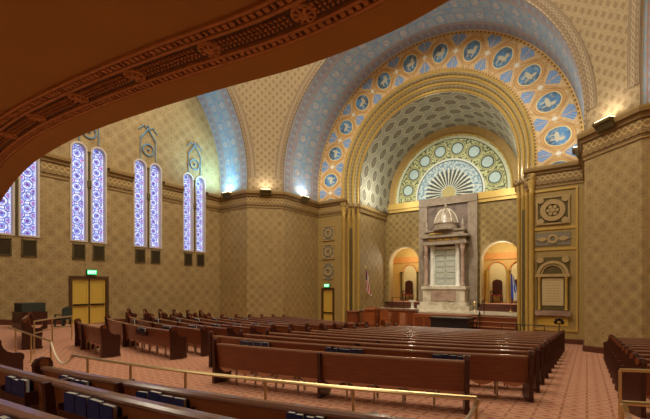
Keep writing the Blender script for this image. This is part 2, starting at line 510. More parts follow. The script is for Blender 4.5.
# left lancets
for i, (yc, hw, zb, zs, _) in enumerate(WIN):
    root = thing('window_%d' % (i + 1), (XL, yc, zb), '', ''); del root['label']; del root['category']; root['kind'] = 'structure'
    n = 14
    path = [(yc - hw, zb)] + [(yc - hw * math.cos(PI * k / n), zs + hw * math.sin(PI * k / n)) for k in range(n + 1)] + [(yc + hw, zb), (yc - hw, zb)]
    g = MB()
    def sc(p, d): # offset outward
        y, z = p; s = 1 + d / hw
        return (yc + (y - yc) * s, (zs + (z - zs) * s) if z > zs else (z - d if abs(z - zb) < 1e-6 else z))
    f = MB()
    xo, xi = XL + .05, XL - .32
    outer = [sc(p, .09) for p in path]
    for A, B_ in ((([(xo, *p) for p in outer]), [(xo, *p) for p in path]),
                 (([(xo, *p) for p in path]), [(xi, *p) for p in path]),
                 (([(XL - .02, *p) for p in outer]), [(xo, *p) for p in outer])):
        f.strip(A, B_)
    f.build('stone_frame', M['stone'], root)
    xg = XL - .26
    poly = path[:-1]
    g.face([(xg, *p) for p in poly], [(p[0] - yc, p[1]) for p in poly])
    g.build('stained_glass', material('stained glass', glass_fn(i), .3, emit=1.05), root)

# ---- piers (four corner piers seen: left and right of the ark)
def pier(sx, name):
    A, B_, C, D = [(XC + sx * (x - XC), y) for x, y in ((XL, YC + RA), (XC - HALF, YC + RA), (XC - RA, YC + HALF), (XC - RA, YA))]
    b = MB(); s = 0
    for p, q in ((A, B_), (B_, C), (C, D)):
        L = math.hypot(q[0] - p[0], q[1] - p[1])
        b.face([(*p, -3.4), (*q, -3.4), (*q, ZK), (*p, ZK)], [(s, -3.4), (s + L, -3.4), (s + L, ZK), (s, ZK)]); s += L
    struct(b.build(name, M['pier']))
    # chamfer between cornice and pendentive
    return [A, B_, C, D]
PIER_L = pier(1, 'wall_left_pier'); PIER_R = pier(-1, 'wall_right_pier')

# ---- cornice moulding swept along a plan path
COR_PROF = [(0, 5.75), (.05, 5.75), (.05, 5.9), (.1, 5.94), (.1, 6.05), (.06, 6.08), (.06, 6.5), (.14, 6.54), (.14, 6.62), (.26, 6.72), (.3, 6.86), (.3, 6.95), (0, 6.97)]
def sweep_plan(b, path, prof, side=1, us0=0):
    """mitred sweep in plan; side=+1 offsets to the left of travel"""
    n = len(path); nor = []
    for i in range(n - 1):
        dx, dy = path[i + 1][0] - path[i][0], path[i + 1][1] - path[i][1]; L = math.hypot(dx, dy)
        nor.append((-dy / L * side, dx / L * side))
    rows = []
    s = us0; ss = [s]
    for i in range(n - 1): s += math.dist(path[i], path[i + 1]); ss.append(s)
    for i in range(n):
        if i == 0: m = nor[0]; k = 1
        elif i == n - 1: m = nor[-1]; k = 1
        else:
            m = (nor[i - 1][0] + nor[i][0], nor[i - 1][1] + nor[i][1]); L = math.hypot(*m); m = (m[0] / L, m[1] / L)
            k = 1 / max(.3, m[0] * nor[i][0] + m[1] * nor[i][1])
        rows.append([(path[i][0] + m[0] * o * k, path[i][1] + m[1] * o * k, z) for o, z in prof])
    z0 = min(p[1] for p in prof)
    for i in range(n - 1):
        for j in range(len(prof) - 1):
            b.face([rows[i][j], rows[i + 1][j], rows[i + 1][j + 1], rows[i][j + 1]],
                   [(ss[i], prof[j][1] - z0), (ss[i + 1], prof[j][1] - z0), (ss[i + 1], prof[j + 1][1] - z0), (ss[i], prof[j + 1][1] - z0)])
JX = XC - RV - .6                 # edge of left jamb
b = MB()
PATHL = [(XL, 10.6 + .0)]
# left wall runs are cut by the windows: build the runs between the pairs
prev = -6.0
k_tr = 1
for yc in WIN_Y:
    sweep_plan(b, [(XL, prev), (XL, yc - .98)], COR_PROF, -1)
    prev = yc + .98
sweep_plan(b, [(XL, prev), PIER_L[0], PIER_L[1], PIER_L[2], PIER_L[3], (XC - 6.1, YA)], COR_PROF, -1)
struct(b.build('trim_1', M['cornice']))
b = MB()
sweep_plan(b, [(XR, -6), PIER_R[0], PIER_R[1], PIER_R[2], PIER_R[3], (XC + 6.1, YA)], COR_PROF, 1)
struct(b.build('trim_2', M['cornice']))

# painted panels above each window pair
for i, yc in enumerate(WIN_Y):
    b = MB(); x_ = XL + .04
    b.tube([(x_, yc + .36 * math.cos(2 * PI * k / 20), 8.75 + .36 * math.sin(2 * PI * k / 20)) for k in range(21)], .05, 6)
    for sy in (-1, 1):
        b.tube([(x_, yc + sy * .5, 8.1), (x_, yc + sy * .5, 9.4), (x_, yc + sy * .42, 9.6)], .035, 6)
        b.tube([(x_, yc + sy * .5, 9.4), (x_, yc, 10.1)], .05, 6)
        b.tube([(x_, yc + sy * .62, 9.9), (x_, yc + sy * .3, 10.25), (x_, yc + sy * .1, 10.1)], .04, 6)
    b.lathe([(.02, -.1), (.1, 0), (.02, .1)], (x_, yc, 8.75), 8); b.lathe([(.02, -.1), (.09, 0), (.02, .1)], (x_, yc, 10.25), 8)
    struct(b.build('trim_%d' % (400 + i), M['ornblue']))
    b = MB(); b.lathe([(.05, 2.6), (.05, 5.5), (.11, 5.6), (.11, 5.95), (.05, 6.05), (.05, 7.4), (.1, 7.6)], (XL + .06, yc, 0), 8)
    struct(b.build('trim_%d' % (410 + i), M['bronze']))

# ---- arches: generic frame a (across), d (depth outwards), z
def arch_path(R, z0, n=48, zc=ZC):
    P = [(-R, z0 + (zc - z0) * k / 3) for k in range(3)]
    P += [(-R * math.cos(PI * k / n), zc + R * math.sin(PI * k / n)) for k in range(n + 1)]
    P += [(R, zc + (z0 - zc) * k / 3) for k in range(1, 4)]
    return P
def cum(P):
    s = [0]
    for i in range(len(P) - 1): s.append(s[-1] + math.dist(P[i], P[i + 1]))
    return s
FR_ARK = lambda a, d, z: (XC + a, YC + HALF + d, z)
FR_LEFT = lambda a, d, z: (XC - HALF - d, YC + a, z)
FR_RIGHT = lambda a, d, z: (XC + HALF + d, YC - a, z)
FR_BACK = lambda a, d, z: (XC - a, YC - HALF - d, z)
tr = 3
for FRM, dep in ((FR_ARK, YA - YC - HALF), (FR_LEFT, XC - HALF - XL), (FR_RIGHT, XR - XC - HALF), (FR_BACK, 4.9)):
    P = arch_path(RA, ZK); s = cum(P); b = MB()
    w = dep if FRM is FR_ARK else dep
    b.strip([FRM(a, w, z) for a, z in P], [FRM(a, .02, z) for a, z in P], s, 0 if w > 3.5 else 0, 2.9 * 1.0)
    struct(b.build('ceiling_arch_%d' % (tr - 2), M['blue'], smooth=True)); tr += 1
# ochre border on the outer face of each arch (raised roll at the edge of the pendentive)
for FRM in (FR_ARK, FR_LEFT, FR_RIGHT, FR_BACK):
    b = MB()
    P0, P1 = arch_path(RA - .02, ZK), arch_path(RA + .09, ZK)
    s = cum(P0)
    b.strip([FRM(a, .02, z) for a, z in P0], [FRM(a, -.07, z) for a, z in P0], s, 0, .12)
    b.strip([FRM(a, -.07, z) for a, z in P0], [FRM(a, -.07, z) for a, z in P1], s, .12, .24)
    struct(b.build('trim_%d' % tr, M['ringborder'], smooth=True)); tr += 1

# ---- pendentives + dome
def sph(h, phi): 
    rho = math.sqrt(RS * RS - h * h)
    return (XC + rho * math.cos(phi), YC + rho * math.sin(phi), ZC + h)
HT = math.sqrt(RS * RS - HALF * HALF)
for qd in range(4):
    b = MB(); nh, nphi = 22, 14
    rows = []; uvs = []
    for i in range(nh + 1):
        h = HT * math.sin(PI / 2 * i / nh)
        rho = math.sqrt(RS * RS - h * h); a = math.acos(min(1, HALF / rho))
        rows.append([sph(h, qd * PI / 2 + a + (PI / 2 - 2 * a) * k / nphi) for k in range(nphi + 1)])
        uvs.append([((a + (PI / 2 - 2 * a) * k / nphi - PI / 4) * 12.5, RS * math.asin(h / RS)) for k in range(nphi + 1)])
    base = [(p[0], p[1], ZK) for p in rows[0]]
    rows.insert(0, base); uvs.insert(0, [(t[0], ZK - ZC) for t in uvs[0]])
    for i in range(len(rows) - 1):
        for k in range(nphi):
            b.face([rows[i][k], rows[i][k + 1], rows[i + 1][k + 1], rows[i + 1][k]], [uvs[i][k], uvs[i][k + 1], uvs[i + 1][k + 1], uvs[i + 1][k]])
    struct(b.build('ceiling_pendentive_%d' % (qd + 1), M['pend'], smooth=True))
    # guilloche ribbon following both edges of the pendentive
    rb = MB()
    for sgn in (0, 1):
        A, B2, ss = [], [], []
        s0 = 0
        for i in range(1, len(rows)):
            h = HT * math.sin(PI / 2 * (i - 1) / nh); rho = math.sqrt(RS * RS - h * h); a = math.acos(min(1, HALF / rho))
            # displaced a little inside the sphere
            def pt(off):
                hh = h; ph = (a + off / rho) if sgn == 0 else (PI / 2 - a - off / rho)
                if (PI / 2 - 2 * a) * rho < 2 * off: ph = min(max(ph, a), PI / 2 - a)
                ph += qd * PI / 2
                rr = rho - .03
                return (XC + rr * math.cos(ph), YC + rr * math.sin(ph), ZC + h)
            A.append(pt(.1)); B2.append(pt(.62))
            if len(A) > 1: s0 += math.dist(A[-1], A[-2])
            ss.append(s0)
        rb.strip(A, B2, ss, 0, .8)
    struct(rb.build('trim_%d' % tr, M['ringborder'], smooth=True)); tr += 1
b = MB(); N = 64; rows = []
for i in range(13):
    t = PI / 2 * i / 13
    rows.append([(XC + HALF * math.cos(t) * math.cos(2 * PI * k / N), YC + HALF * math.cos(t) * math.sin(2 * PI * k / N), ZC + HT + .8 + HALF * .85 * math.sin(t)) for k in range(N + 1)])
rows.insert(0, [(p[0], p[1], ZC + HT - .05) for p in rows[0]])
for i in range(len(rows) - 1):
    b.strip(rows[i], rows[i + 1], [k * 1.07 for k in range(N + 1)], i, i + 1)
b.face(rows[-1][:-1])
struct(b.build('ceiling', M['pend'], smooth=True))

# ---- ark wall at YA: orange ring, mouldings, side panels
b = MB()
P0, P1 = arch_path(6.6, ZK - .2), arch_path(RA, ZK - .2)
L = cum(P0)[-1]; s = [x / L * 13 + .5 for x in cum(P0)]
b.strip([(XC + a, YA, z) for a, z in P0], [(XC + a, YA, z) for a, z in P1], s, 0, 1)
struct(b.build('wall_ark_arch', M['orange'], smooth=False))
# stepped gilded mouldings between 6.6 and RV
rads = [6.62, 6.47, 6.34, 6.18, 6.05, 5.9, 5.76, RV]
ys = [YA - .06, YA - .06, YA + .25, YA + .25, YA + .55, YA + .55, YA + .9, YA + .9]
b = MB()
for k in range(len(rads) - 1):
    P0, P1 = arch_path(rads[k], ZK - .3), arch_path(rads[k + 1], ZK - .3)
    s = cum(P0)
    b.strip([(XC + a, ys[k], z) for a, z in P0], [(XC + a, ys[k + 1], z) for a, z in P1], s, 0, 1)
struct(b.build('trim_%d' % tr, M['ringgold'], smooth=True)); tr += 1
# gold roll mouldings
for R_, y_ in ((6.58, YA - .06), (6.31, YA + .2), (6.02, YA + .5), (5.74, YA + .85)):
    b = MB(); P = arch_path(R_, ZK - .3)
    b.tube([(XC + a, y_, z) for a, z in P], .075, 8)
    struct(b.build('trim_%d' % tr, M['gold'], smooth=True)); tr += 1
# flat panels at either side of the apse
for sx, nm in ((-1, 'wall_ark_left'), (1, 'wall_ark_right')):
    b = MB()
    xs = sorted([XC + sx * RA, XC + sx * 6.62])
    ops = [(-17.2, .5, -3.35, -.2, False)] if sx < 0 else []
    wall_open(b, lambda u, z: (u, YA, z), xs[0], xs[1], -3.4, ZK, ops)
    struct(b.build(nm, M['ochre']))
# jambs: stepped piers with engaged gold shafts
jm = MB(); jr = MB()
for sx in (-1, 1):
    for k in range(len(rads) - 1):
        p = (XC + sx * rads[k], ys[k]); q = (XC + sx * rads[k + 1], ys[k + 1])
        jm.face([(*p, -3.4), (*q, -3.4), (*q, ZK - .3), (*p, ZK - .3)])
struct(jm.build('wall_ark_jambs', M['ochre']))
for sx in (-1, 1):
    for R_, y_, r_ in ((6.5, YA - .1, .13), (6.22, YA + .2, .11), (5.98, YA + .5, .11), (5.7, YA + .82, .1)):
        b = MB()
        x_ = XC + sx * R_
        b.lathe([(r_ * 1.4, -3.2), (r_ * 1.4, -2.9), (r_, -2.75), (r_, 5.4), (r_ * 1.3, 5.5), (r_ * 1.1, 5.6), (r_ * 1.6, 6.1), (r_ * 1.7, 6.6)], (x_, y_, 0), 12)
        struct(b.build('trim_%d' % tr, M['gold'], smooth=True)); tr += 1
    # dark bar standing in for the shade of the recess between the shafts
    b = MB(); x0 = XC + sx * 6.06
    b.box(x0 - .1, x0 + .1, YA + .14, YA + .34, -2.4, 4.6)
    struct(b.build('trim_%d' % tr, M['bronze'])); tr += 1
# capitals band over the jambs
b = MB()
for sx in (-1, 1):
    pth = [(XC + sx * rads[k], ys[k] - .05) for k in range(len(rads))] + [(XC + sx * RV, YB)]
    sweep_plan(b, pth, [(.0, 5.95), (.12, 5.95), (.12, 6.15), (.2, 6.3), (.2, 6.55), (.12, 6.6), (0, 6.6)], 1 if sx > 0 else -1)
struct(b.build('trim_%d' % tr, M['cornice'])); tr += 1

# ---- apse
b = MB()
for sx, in ((-1,), (1,)):
    x = XC + sx * RV
    b.face([(x, YA + .9, -3.4), (x, YB, -3.4), (x, YB, 6.7), (x, YA + .9, 6.7)])
    b.face([(x, YA + .9, 6.6), (x, YB, 6.6), (XC + sx * 5.15, YB, 6.6)])
struct(b.build('wall_apse_sides', M['wall']))
b = MB(); P = arch_path(RV, 6.5); s = cum(P)
P2 = arch_path(5.2, 6.5, zc=7.7)
b.strip([(XC + a, YA + .9, z) for a, z in P], [(XC + a, YB, z) for a, z in P2], s, 0, YB - YA - .9)
struct(b.build('ceiling_apse', M['vault'], smooth=True))
b = MB()
OPX = 3.85
wall_open(b, lambda u, z: (u, YB, z), XC - RV, XC + RV, -3.4, 7.2, [(XC - OPX, 1.34, -1.3, 2.1, True), (XC + OPX, 1.34, -1.3, 2.1, True)])
struct(b.build('wall_apse_back', M['diaper']))
# opening reveals with pale arch band
for sx in (-1, 1):
    b = MB(); xc = XC + sx * OPX
    P = [(-1.34, -1.3)] + [(-1.34 * math.cos(PI * k / 16), 2.1 + 1.34 * math.sin(PI * k / 16)) for k in range(17)] + [(1.34, -1.3)]
    Q = [(a * 1.07, 2.1 + (z - 2.1) * 1.07 if z > 2.1 else z) for a, z in P]
    b.strip([(xc + a, YB - .06, z) for a, z in P], [(xc + a, YB + .7, z) for a, z in P])
    b.strip([(xc + a, YB - .06, z) for a, z in P], [(xc + a, YB - .06, z) for a, z in Q])
    b.strip([(xc + a, YB - .06, z) for a, z in Q], [(xc + a, YB + .0, z) for a, z in Q])
    struct(b.build('trim_%d' % tr, M['plaque_l'])); tr += 1
# tympanum and rim
b = MB(); n = 48; RT, ZT = 4.65, 7.2 + .4
pts = [(-RT, 7.2)] + [(-RT * math.cos(PI * k / n), ZT + RT * math.sin(PI * k / n)) for k in range(n + 1)] + [(RT, 7.2)]
for k in range(len(pts) - 1):
    q = [(0, 7.2), pts[k], pts[k + 1]]
    b.face([(XC + a, YB - .02, z) for a, z in q], [(a * 4.25 / RT, (z - ZT) * 4.25 / RT) for a, z in q])
struct(b.build('wall_apse_tympanum', M['tymp']))
b = MB()
Q = arch_path(5.25, 7.2, 48, 7.7)
PT = [(-RT, 7.2 + .4 * k / 3) for k in range(3)] + [(-RT * math.cos(PI * k / 48), ZT + RT * math.sin(PI * k / 48)) for k in range(49)] + [(RT, ZT - .4 * k / 3) for k in range(1, 4)]
b.strip([(XC + a, YB - .03, z) for a, z in PT], [(XC + a, YB - .03, z) for a, z in Q])
struct(b.build('trim_%d' % tr, M['rim'])); tr += 1
b = MB(); b.tube([(XC + a, YB - .08, z) for a, z in PT], .07, 8)
struct(b.build('trim_%d' % tr, M['gold'], smooth=True)); tr += 1
# gold cornice of the back wall
b = MB()
b.box(XC - RV, XC + RV, YB - .28, YB, 6.75, 7.25); b.box(XC - RV, XC + RV, YB - .18, YB, 6.5, 6.75)
struct(b.build('trim_%d' % tr, M['gold'])); tr += 1

# ---- chambers behind the arches
for sx in (-1, 1):
    xc = XC + sx * OPX; y0, y1 = YB + .7, YB + 3.4
    nm = 'left' if sx < 0 else 'right'
    b = MB()
    x0, x1 = xc - 2.6, xc + 2.6
    b.face([(x0, y1, -1.3), (x1, y1, -1.3), (x1, y1, 3.9), (x0, y1, 3.9)])
    b.face([(x0, y0, -1.3), (x0, y1, -1.3), (x0, y1, 3.9), (x0, y0, 3.9)])
    b.face([(x1, y0, -1.3), (x1, y1, -1.3), (x1, y1, 3.9), (x1, y0, 3.9)])
    for xa, xb in ((x0, xc - 1.34), (xc + 1.34, x1)): b.face([(xa, y0, -1.3), (xb, y0, -1.3), (xb, y0, 3.9), (xa, y0, 3.9)])
    struct(b.build('wall_%s_chamber' % nm, M['chgold']))
    b = MB(); b.face([(x0, y0, 3.9), (x1, y0, 3.9), (x1, y1, 3.9), (x0, y1, 3.9)])
    struct(b.build('ceiling_%s_chamber' % nm, M['chtop']))
    b = MB(); b.box(x0, x1, YB, y1, -1.5, -1.3)
    struct(b.build('floor_%s_chamber' % nm, M['carpet']))
    # arcade on the back wall: two niche arches, columns, orange frieze
    b = MB()
    for k in (-1, 1):
        xa = xc + k * .82
        n = 12
        arcp = [(-.62 * math.cos(PI * t / n), 1.45 + .62 * math.sin(PI * t / n)) for t in range(n + 1)]
        b.face([(xa + a, y1 - .03, z) for a, z in [(-.62, -1.2)] + arcp + [(.62, -1.2)]])
    struct(b.build('trim_%d' % tr, M['cream'])); tr += 1
    b = MB()
    for k in (-1, 1):
        xa = xc + k * .82
        b.tube([(xa - .68 * math.cos(PI * t / 12), y1 - .1, 1.45 + .68 * math.sin(PI * t / 12)) for t in range(13)], .08, 6)
    b.box(x0, x1, y1 - .16, y1, 2.3, 2.85)
    struct(b.build('trim_%d' % tr, M['chorange'], smooth=False)); tr += 1
    for k in (-1.62, 0, 1.62):
        b = MB(); b.lathe([(.13, -1.3), (.13, -1.1), (.09, -1.0), (.085, 1.15), (.12, 1.25), (.15, 1.45)], (xc + k, y1 - .22, 0), 12)
        struct(b.build('trim_%d' % tr, M['bronze'] if sx < 0 else M['gold'], smooth=True)); tr += 1

# ---- bimah platform and steps
b = MB(); ZBm = -1.85
b.box(XC - RV, XC + RV, YA + 1.08, YB, -3.5, ZBm)
b.box(XC - .75, XC + 2.9, YA - .2, YA + 1.1, -3.5, ZBm)
struct(b.build('floor_bimah', M['wood_warm']))
b = MB()
for k in range(5): b.box(XC - .6 + k * .7, XC - .05 + k * .7, YA - .24, YA - .2, -3.2, -2.05)
struct(b.build('trim_399', M['wood']))
b = MB(); b.box(XC - RV, XC + RV, YA + 1.0, YB, ZBm, ZBm + .06)
struct(b.build('trim_%d' % tr, M['marble_l'])); tr += 1
b = MB()
for k in range(5):
    b.box(XC + 2.9, XC + RV, YA - .55 + k * .32, YA + 1.1, -3.4 + k * .29, -3.4 + (k + 1) * .29)
struct(b.build('trim_%d' % tr, M['wood'])); tr += 1
b = MB()
for k in range(5):
    b.box(XC + 2.9, XC + RV, YA - .6 + k * .32, YA - .2 + k * .32, -3.4 + (k + 1) * .29, -3.37 + (k + 1) * .29)
struct(b.build('trim_%d' % tr, M['tread'])); tr += 1
for sx in (-1, 1):
    b = MB(); xc = XC + sx * OPX
    for k in range(3):
        b.box(xc - 1.4, xc + 1.4, YB - .9 + k * .3, YB + .2, ZBm + .06 + k * .165, ZBm + .06 + (k + 1) * .165)
    struct(b.build('trim_%d' % tr, M['baseboard'])); tr += 1

# ---- balcony over the camera
ZBAL = 2.65
edge_pts = [(-24, 3.1), (-21, 3.3), (-18.5, 3.6), (-16.8, 3.84), (-15.4, 3.8), (-14, 3.58), (-12.4, 3.32), (-11, 3.12), (-9.4, 2.95), (-7.7, 2.9), (-6.5, 2.97), (-5.2, 3.12), (-4.03, 3.3), (-2.75, 3.53), (-1.72, 3.58), (-1.07, 3.5), (0, 3.3), (2.2, 3.0), (4.9, 2.9)]
def cr(p, n=8):
    out = []
    for i in range(len(p) - 1):
        p0, p1, p2, p3 = p[max(i - 1, 0)], p[i], p[i + 1], p[min(i + 2, len(p) - 1)]
        for k in range(n):
            t = k / n
            out.append(tuple(.5 * (2 * p1[c] + (p2[c] - p0[c]) * t + (2 * p0[c] - 5 * p1[c] + 4 * p2[c] - p3[c]) * t * t + (-p0[c] + 3 * p1[c] - 3 * p2[c] + p3[c]) * t ** 3) for c in (0, 1)))
    out.append(p[-1]); return out
EDGE = cr(edge_pts)
def off(d):
    out = []
    for i, p in enumerate(EDGE):
        a, c = EDGE[max(i - 1, 0)], EDGE[min(i + 1, len(EDGE) - 1)]
        dx, dy = c[0] - a[0], c[1] - a[1]; L = math.hypot(dx, dy)
        out.append((p[0] + dy / L * d, p[1] - dx / L * d))
    return out
b = MB()
lip = off(0); inn = [(p[0], -6.0) for p in EDGE]
b.strip([(*p, ZBAL) for p in lip], [(*p, ZBAL) for p in off(.4)])
b.strip([(*p, ZBAL) for p in off(.4)], [(*p, ZBAL + .02) for p in off(.42)])
b.strip([(*p, ZBAL + .02) for p in off(.42)], [(*p, ZBAL + .02) for p in off(1.1)])
b.strip([(*p, ZBAL + .02) for p in off(1.1)], [(*p, ZBAL + .02) for p in inn])
b.strip([(*p, ZBAL) for p in lip], [(*p, ZBAL + 1.1) for p in lip])
b.strip([(*p, ZBAL + 1.1) for p in lip], [(*p, ZBAL + 1.1) for p in off(.3)])
b.strip([(*p, ZBAL + 1.1) for p in off(.3)], [(*p, ZBAL + .25) for p in off(.3)])
b.strip([(*p, ZBAL + .25) for p in off(.3)], [(*p, ZBAL + .25) for p in inn])
struct(b.build('ceiling_balcony', M['soffit'], smooth=True))
def band_strip(name, d0, d1, z0, mat):
    b = MB(); A, B_ = off(d0), off(d1)
    b.strip([(*p, z0) for p in A], [(*p, z0) for p in B_])
    b.strip([(*p, z0) for p in A], [(*p, ZBAL + .02) for p in A]); b.strip([(*p, z0) for p in B_], [(*p, ZBAL + .02) for p in B_])
    return struct(b.build(name, mat, smooth=True))
for d0, d1, dz, mt in ((.43, .47, .035, 'soffit_o'), (.55, .59, .035, 'soffit_o'), (.86, .9, .035, 'soffit_o'), (1.0, 1.04, .035, 'soffit_o'), (.47, .55, -.005, 'soffit_d'), (.9, 1.0, -.005, 'soffit_d'), (.60, .85, -.005, 'soffit_d')):
    band_strip('trim_%d' % tr, d0, d1, ZBAL + .02 - dz if dz > 0 else ZBAL + .013, M[mt]); tr += 1
# dentils, panels and rosettes of the soffit frieze
def along(d, step):
    P = off(d); s = 0; nxt = 0; out = []
    for i in range(len(P) - 1):
        L = math.dist(P[i], P[i + 1])
        while nxt <= s + L and L > 0:
            t = (nxt - s) / L
            x, y = P[i][0] + (P[i + 1][0] - P[i][0]) * t, P[i][1] + (P[i + 1][1] - P[i][1]) * t
            out.append((x, y, (P[i + 1][0] - P[i][0]) / L, (P[i + 1][1] - P[i][1]) / L)); nxt += step
        s += L
    return out
b = MB()
for d in (.51, .95):
    for k, (x, y, tx, ty) in enumerate(along(d, .085)):
        if -14 < x < 4:
            w = .026 if k % 5 else .012
            b.frame_box((x, y, ZBAL - .012), (tx, ty, 0), (-ty, tx, 0), (0, 0, 1), (-w, -.032, 0), (w, .032, .03))
for k, (x, y, tx, ty) in enumerate(along(.725, .055)):
    if -14 < x < 4 and (k % 22) not in (0, 1, 2, 3, 21):
        for sd in (-1, 1):
            b.frame_box((x, y, ZBAL - .008), (tx + sd * ty * .8, ty - sd * tx * .8, 0), (-ty, tx, 0), (0, 0, 1), (-.011, -.015 + sd * .055, 0), (.011, .015 + sd * .055, .03))
        b.frame_box((x, y, ZBAL - .012), (tx, ty, 0), (-ty, tx, 0), (0, 0, 1), (-.014, -.012, 0), (.014, .012, .03))
for (x, y, tx, ty) in along(.725, .055 * 22):
    if -14 < x < 4:
        x -= 0; 
        b.lathe([(.13, 0), (.13, -.03), (.1, -.045), (.1, -.02), (.06, -.02), (.05, -.05), (.02, -.06)], (x + tx * .08, y + ty * .08, ZBAL + .02), 14)
        for t in range(8):
            a = t * PI / 4
            b.frame_box((x + tx * .08 + .08 * math.cos(a), y + ty * .08 + .08 * math.sin(a), ZBAL - .03), (math.cos(a), math.sin(a), 0), (-math.sin(a), math.cos(a), 0), (0, 0, 1), (-.03, -.014, 0), (.03, .014, .04))
struct(b.build('trim_%d' % tr, M['soffit_o'])); tr += 1

# ---- baseboards
b = MB()
BP = [(0, -3.4), (.06, -3.4), (.06, 0), (.03, .05), (0, .06)]
def baseboard(name, path, side):
    b = MB(); fine = []
    for i in range(len(path) - 1):
        n = max(1, int(math.dist(path[i], path[i + 1]) / .8))
        for k in range(n): fine.append((path[i][0] + (path[i + 1][0] - path[i][0]) * k / n, path[i][1] + (path[i + 1][1] - path[i][1]) * k / n))
    fine.append(path[-1])
    for i in range(len(fine) - 1):
        p, q = fine[i], fine[i + 1]; dx, dy = q[0] - p[0], q[1] - p[1]; L = math.hypot(dx, dy); n = (-dy / L * side, dx / L * side)
        za, zb = zf(*p) + .24, zf(*q) + .24
        o = lambda r, d, z: (r[0] + n[0] * d, r[1] + n[1] * d, z)
        b.face([o(p, .07, za - .6), o(q, .07, zb - .6), o(q, .07, zb), o(p, .07, za)])
        b.face([o(p, .07, za), o(q, .07, zb), o(q, 0, zb + .03), o(p, 0, za + .03)])
    struct(b.build(name, M['baseboard']))
baseboard('baseboard_left', [(XL, 10.75), PIER_L[0], PIER_L[1], PIER_L[2], PIER_L[3]], -1)
baseboard('baseboard_back', [(XL, -6), (XL, 8.5)], -1)
baseboard('baseboard_right', [PIER_R[0], PIER_R[1], PIER_R[2], PIER_R[3], (XC + 6.7, YA)], 1)

# ---- doors
def door(name, o, ex, en, w, h, leaves):
    """o floor centre, ex along the wall, en into the room"""
    root = thing(name, o, '', ''); del root['label']; del root['category']; root['kind'] = 'structure'
    o = Vector(o); ex = Vector(ex); en = Vector(en); ez = Vector((0, 0, 1))
    fr = MB(); f = .15
    fr.frame_box(o, ex, en, ez, (-w / 2 - f, -.15, 0), (-w / 2, .08, h + f)); fr.frame_box(o, ex, en, ez, (w / 2, -.15, 0), (w / 2 + f, .08, h + f))
    fr.frame_box(o, ex, en, ez, (-w / 2, -.15, h), (w / 2, .08, h + f))
    fr.build('door_frame', M['frame'], root)
    lw = w / leaves
    for k in range(leaves):
        a = -w / 2 + k * lw
        lf = MB(); lf.frame_box(o, ex, en, ez, (a + .012, -.1, .02), (a + lw - .012, -.045, h - .01))
        # stiles and rails in relief
        for x0, x1, z0, z1 in ((a + .012, a + .14, .02, h - .01), (a + lw - .14, a + lw - .012, .02, h - .01), (a + .14, a + lw - .14, .02, .3), (a + .14, a + lw - .14, 1.0, 1.2), (a + .14, a + lw - .14, h - .2, h - .01)):
            lf.frame_box(o, ex, en, ez, (x0, -.045, z0), (x1, -.02, z1))
        leaf = lf.build('door_leaf', M['yellow'], root)
        pb = MB(); pb.frame_box(o, ex, en, ez, (a + .06, -.02, 1.06), (a + lw - .06, .05, 1.14)); pb.build('push_bar', M['iron'], root)
    if leaves == 2:
        mp = MB(); mp.frame_box(o, ex, en, ez, (-.035, -.1, 0), (.035, .01, h)); mp.build('mullion', M['frame'], root)
    return root
zd = zf(XL + .2, 9.66)
door('door_1', (XL, 9.66, zd), (0, 1, 0), (1, 0, 0), 1.74, .46 - zd, 2)
zd2 = zf(-17.2, YA - .2)
door('door_2', (-17.2, YA, zd2), (1, 0, 0), (0, -1, 0), .94, -.22 - zd2, 1)

LET = {'E': ['111', '100', '110', '100', '111'], 'X': ['101', '101', '010', '101', '101'], 'I': ['111', '010', '010', '010', '111'], 'T': ['111', '010', '010', '010', '010']}
def exit_sign(o, ex, en, label):
    r = thing('exit_sign', o, label, 'exit sign')
    o = Vector(o); ex = Vector(ex); en = Vector(en); ez = Vector((0, 0, 1))
    h = MB(); h.frame_box(o, ex, en, ez, (-.27, -.01, -.15), (.27, .1, .15)); h.build('housing', M['iron'], r)
    p = MB(); p.frame_box(o, ex, en, ez, (-.25, .1, -.13), (.25, .106, .13)); p.build('lit_panel', M['exit'], r)
    t = MB()
    for k, ch in enumerate('EXIT'):
        for i, row in enumerate(LET[ch]):
            for j, c in enumerate(row):
                if c == '1':
                    x = -.205 + k * .11 + j * .028; z = .075 - i * .03
                    t.frame_box(o, ex, en, ez, (x, .106, z - .03), (x + .028, .112, z))
    t.build('lettering', M['exit_t'], r)
exit_sign((XL + .1, 9.72, .83), (0, 1, 0), (1, 0, 0), 'small green EXIT sign above the yellow double doors on the left wall')
exit_sign((-17.2, YA - .1, .12), (1, 0, 0), (0, -1, 0), 'small green EXIT sign above the narrow yellow door beside the stage')

# ---- vents under windows
pos_txt = ['hidden', 'far left', 'above the yellow double doors', 'right of the yellow double doors', 'nearest the corner pier']
for i, (yc, hw, zb, zs, _) in enumerate(WIN):
    pr = ['left-hand', 'right-hand'][i % 2]
    if i < 2: continue
    r = thing('wall_vent', (XL, yc, 1.95), '%s dark square grille under the window pair %s' % (pr, pos_txt[i // 2]), 'vent', 'grilles under the left wall windows')
    f = MB()
    for z0, z1, y0, y1 in ((-.43, -.37, -.32, .32), (.37, .43, -.32, .32), (-.43, .43, -.32, -.26), (-.43, .43, .26, .32)):
        f.box(XL, XL + .05, yc + y0, yc + y1, 1.95 + z0, 1.95 + z1)
    f.build('vent_frame', M['bronze'], r)
    g = MB(); g.box(XL - .02, XL + .01, yc - .26, yc + .26, 1.58, 2.32)
    for k in range(9): g.box(XL + .01, XL + .03, yc - .26, yc + .26, 1.6 + k * .08, 1.63 + k * .08)
    g.build('grille', M['vent'], r)

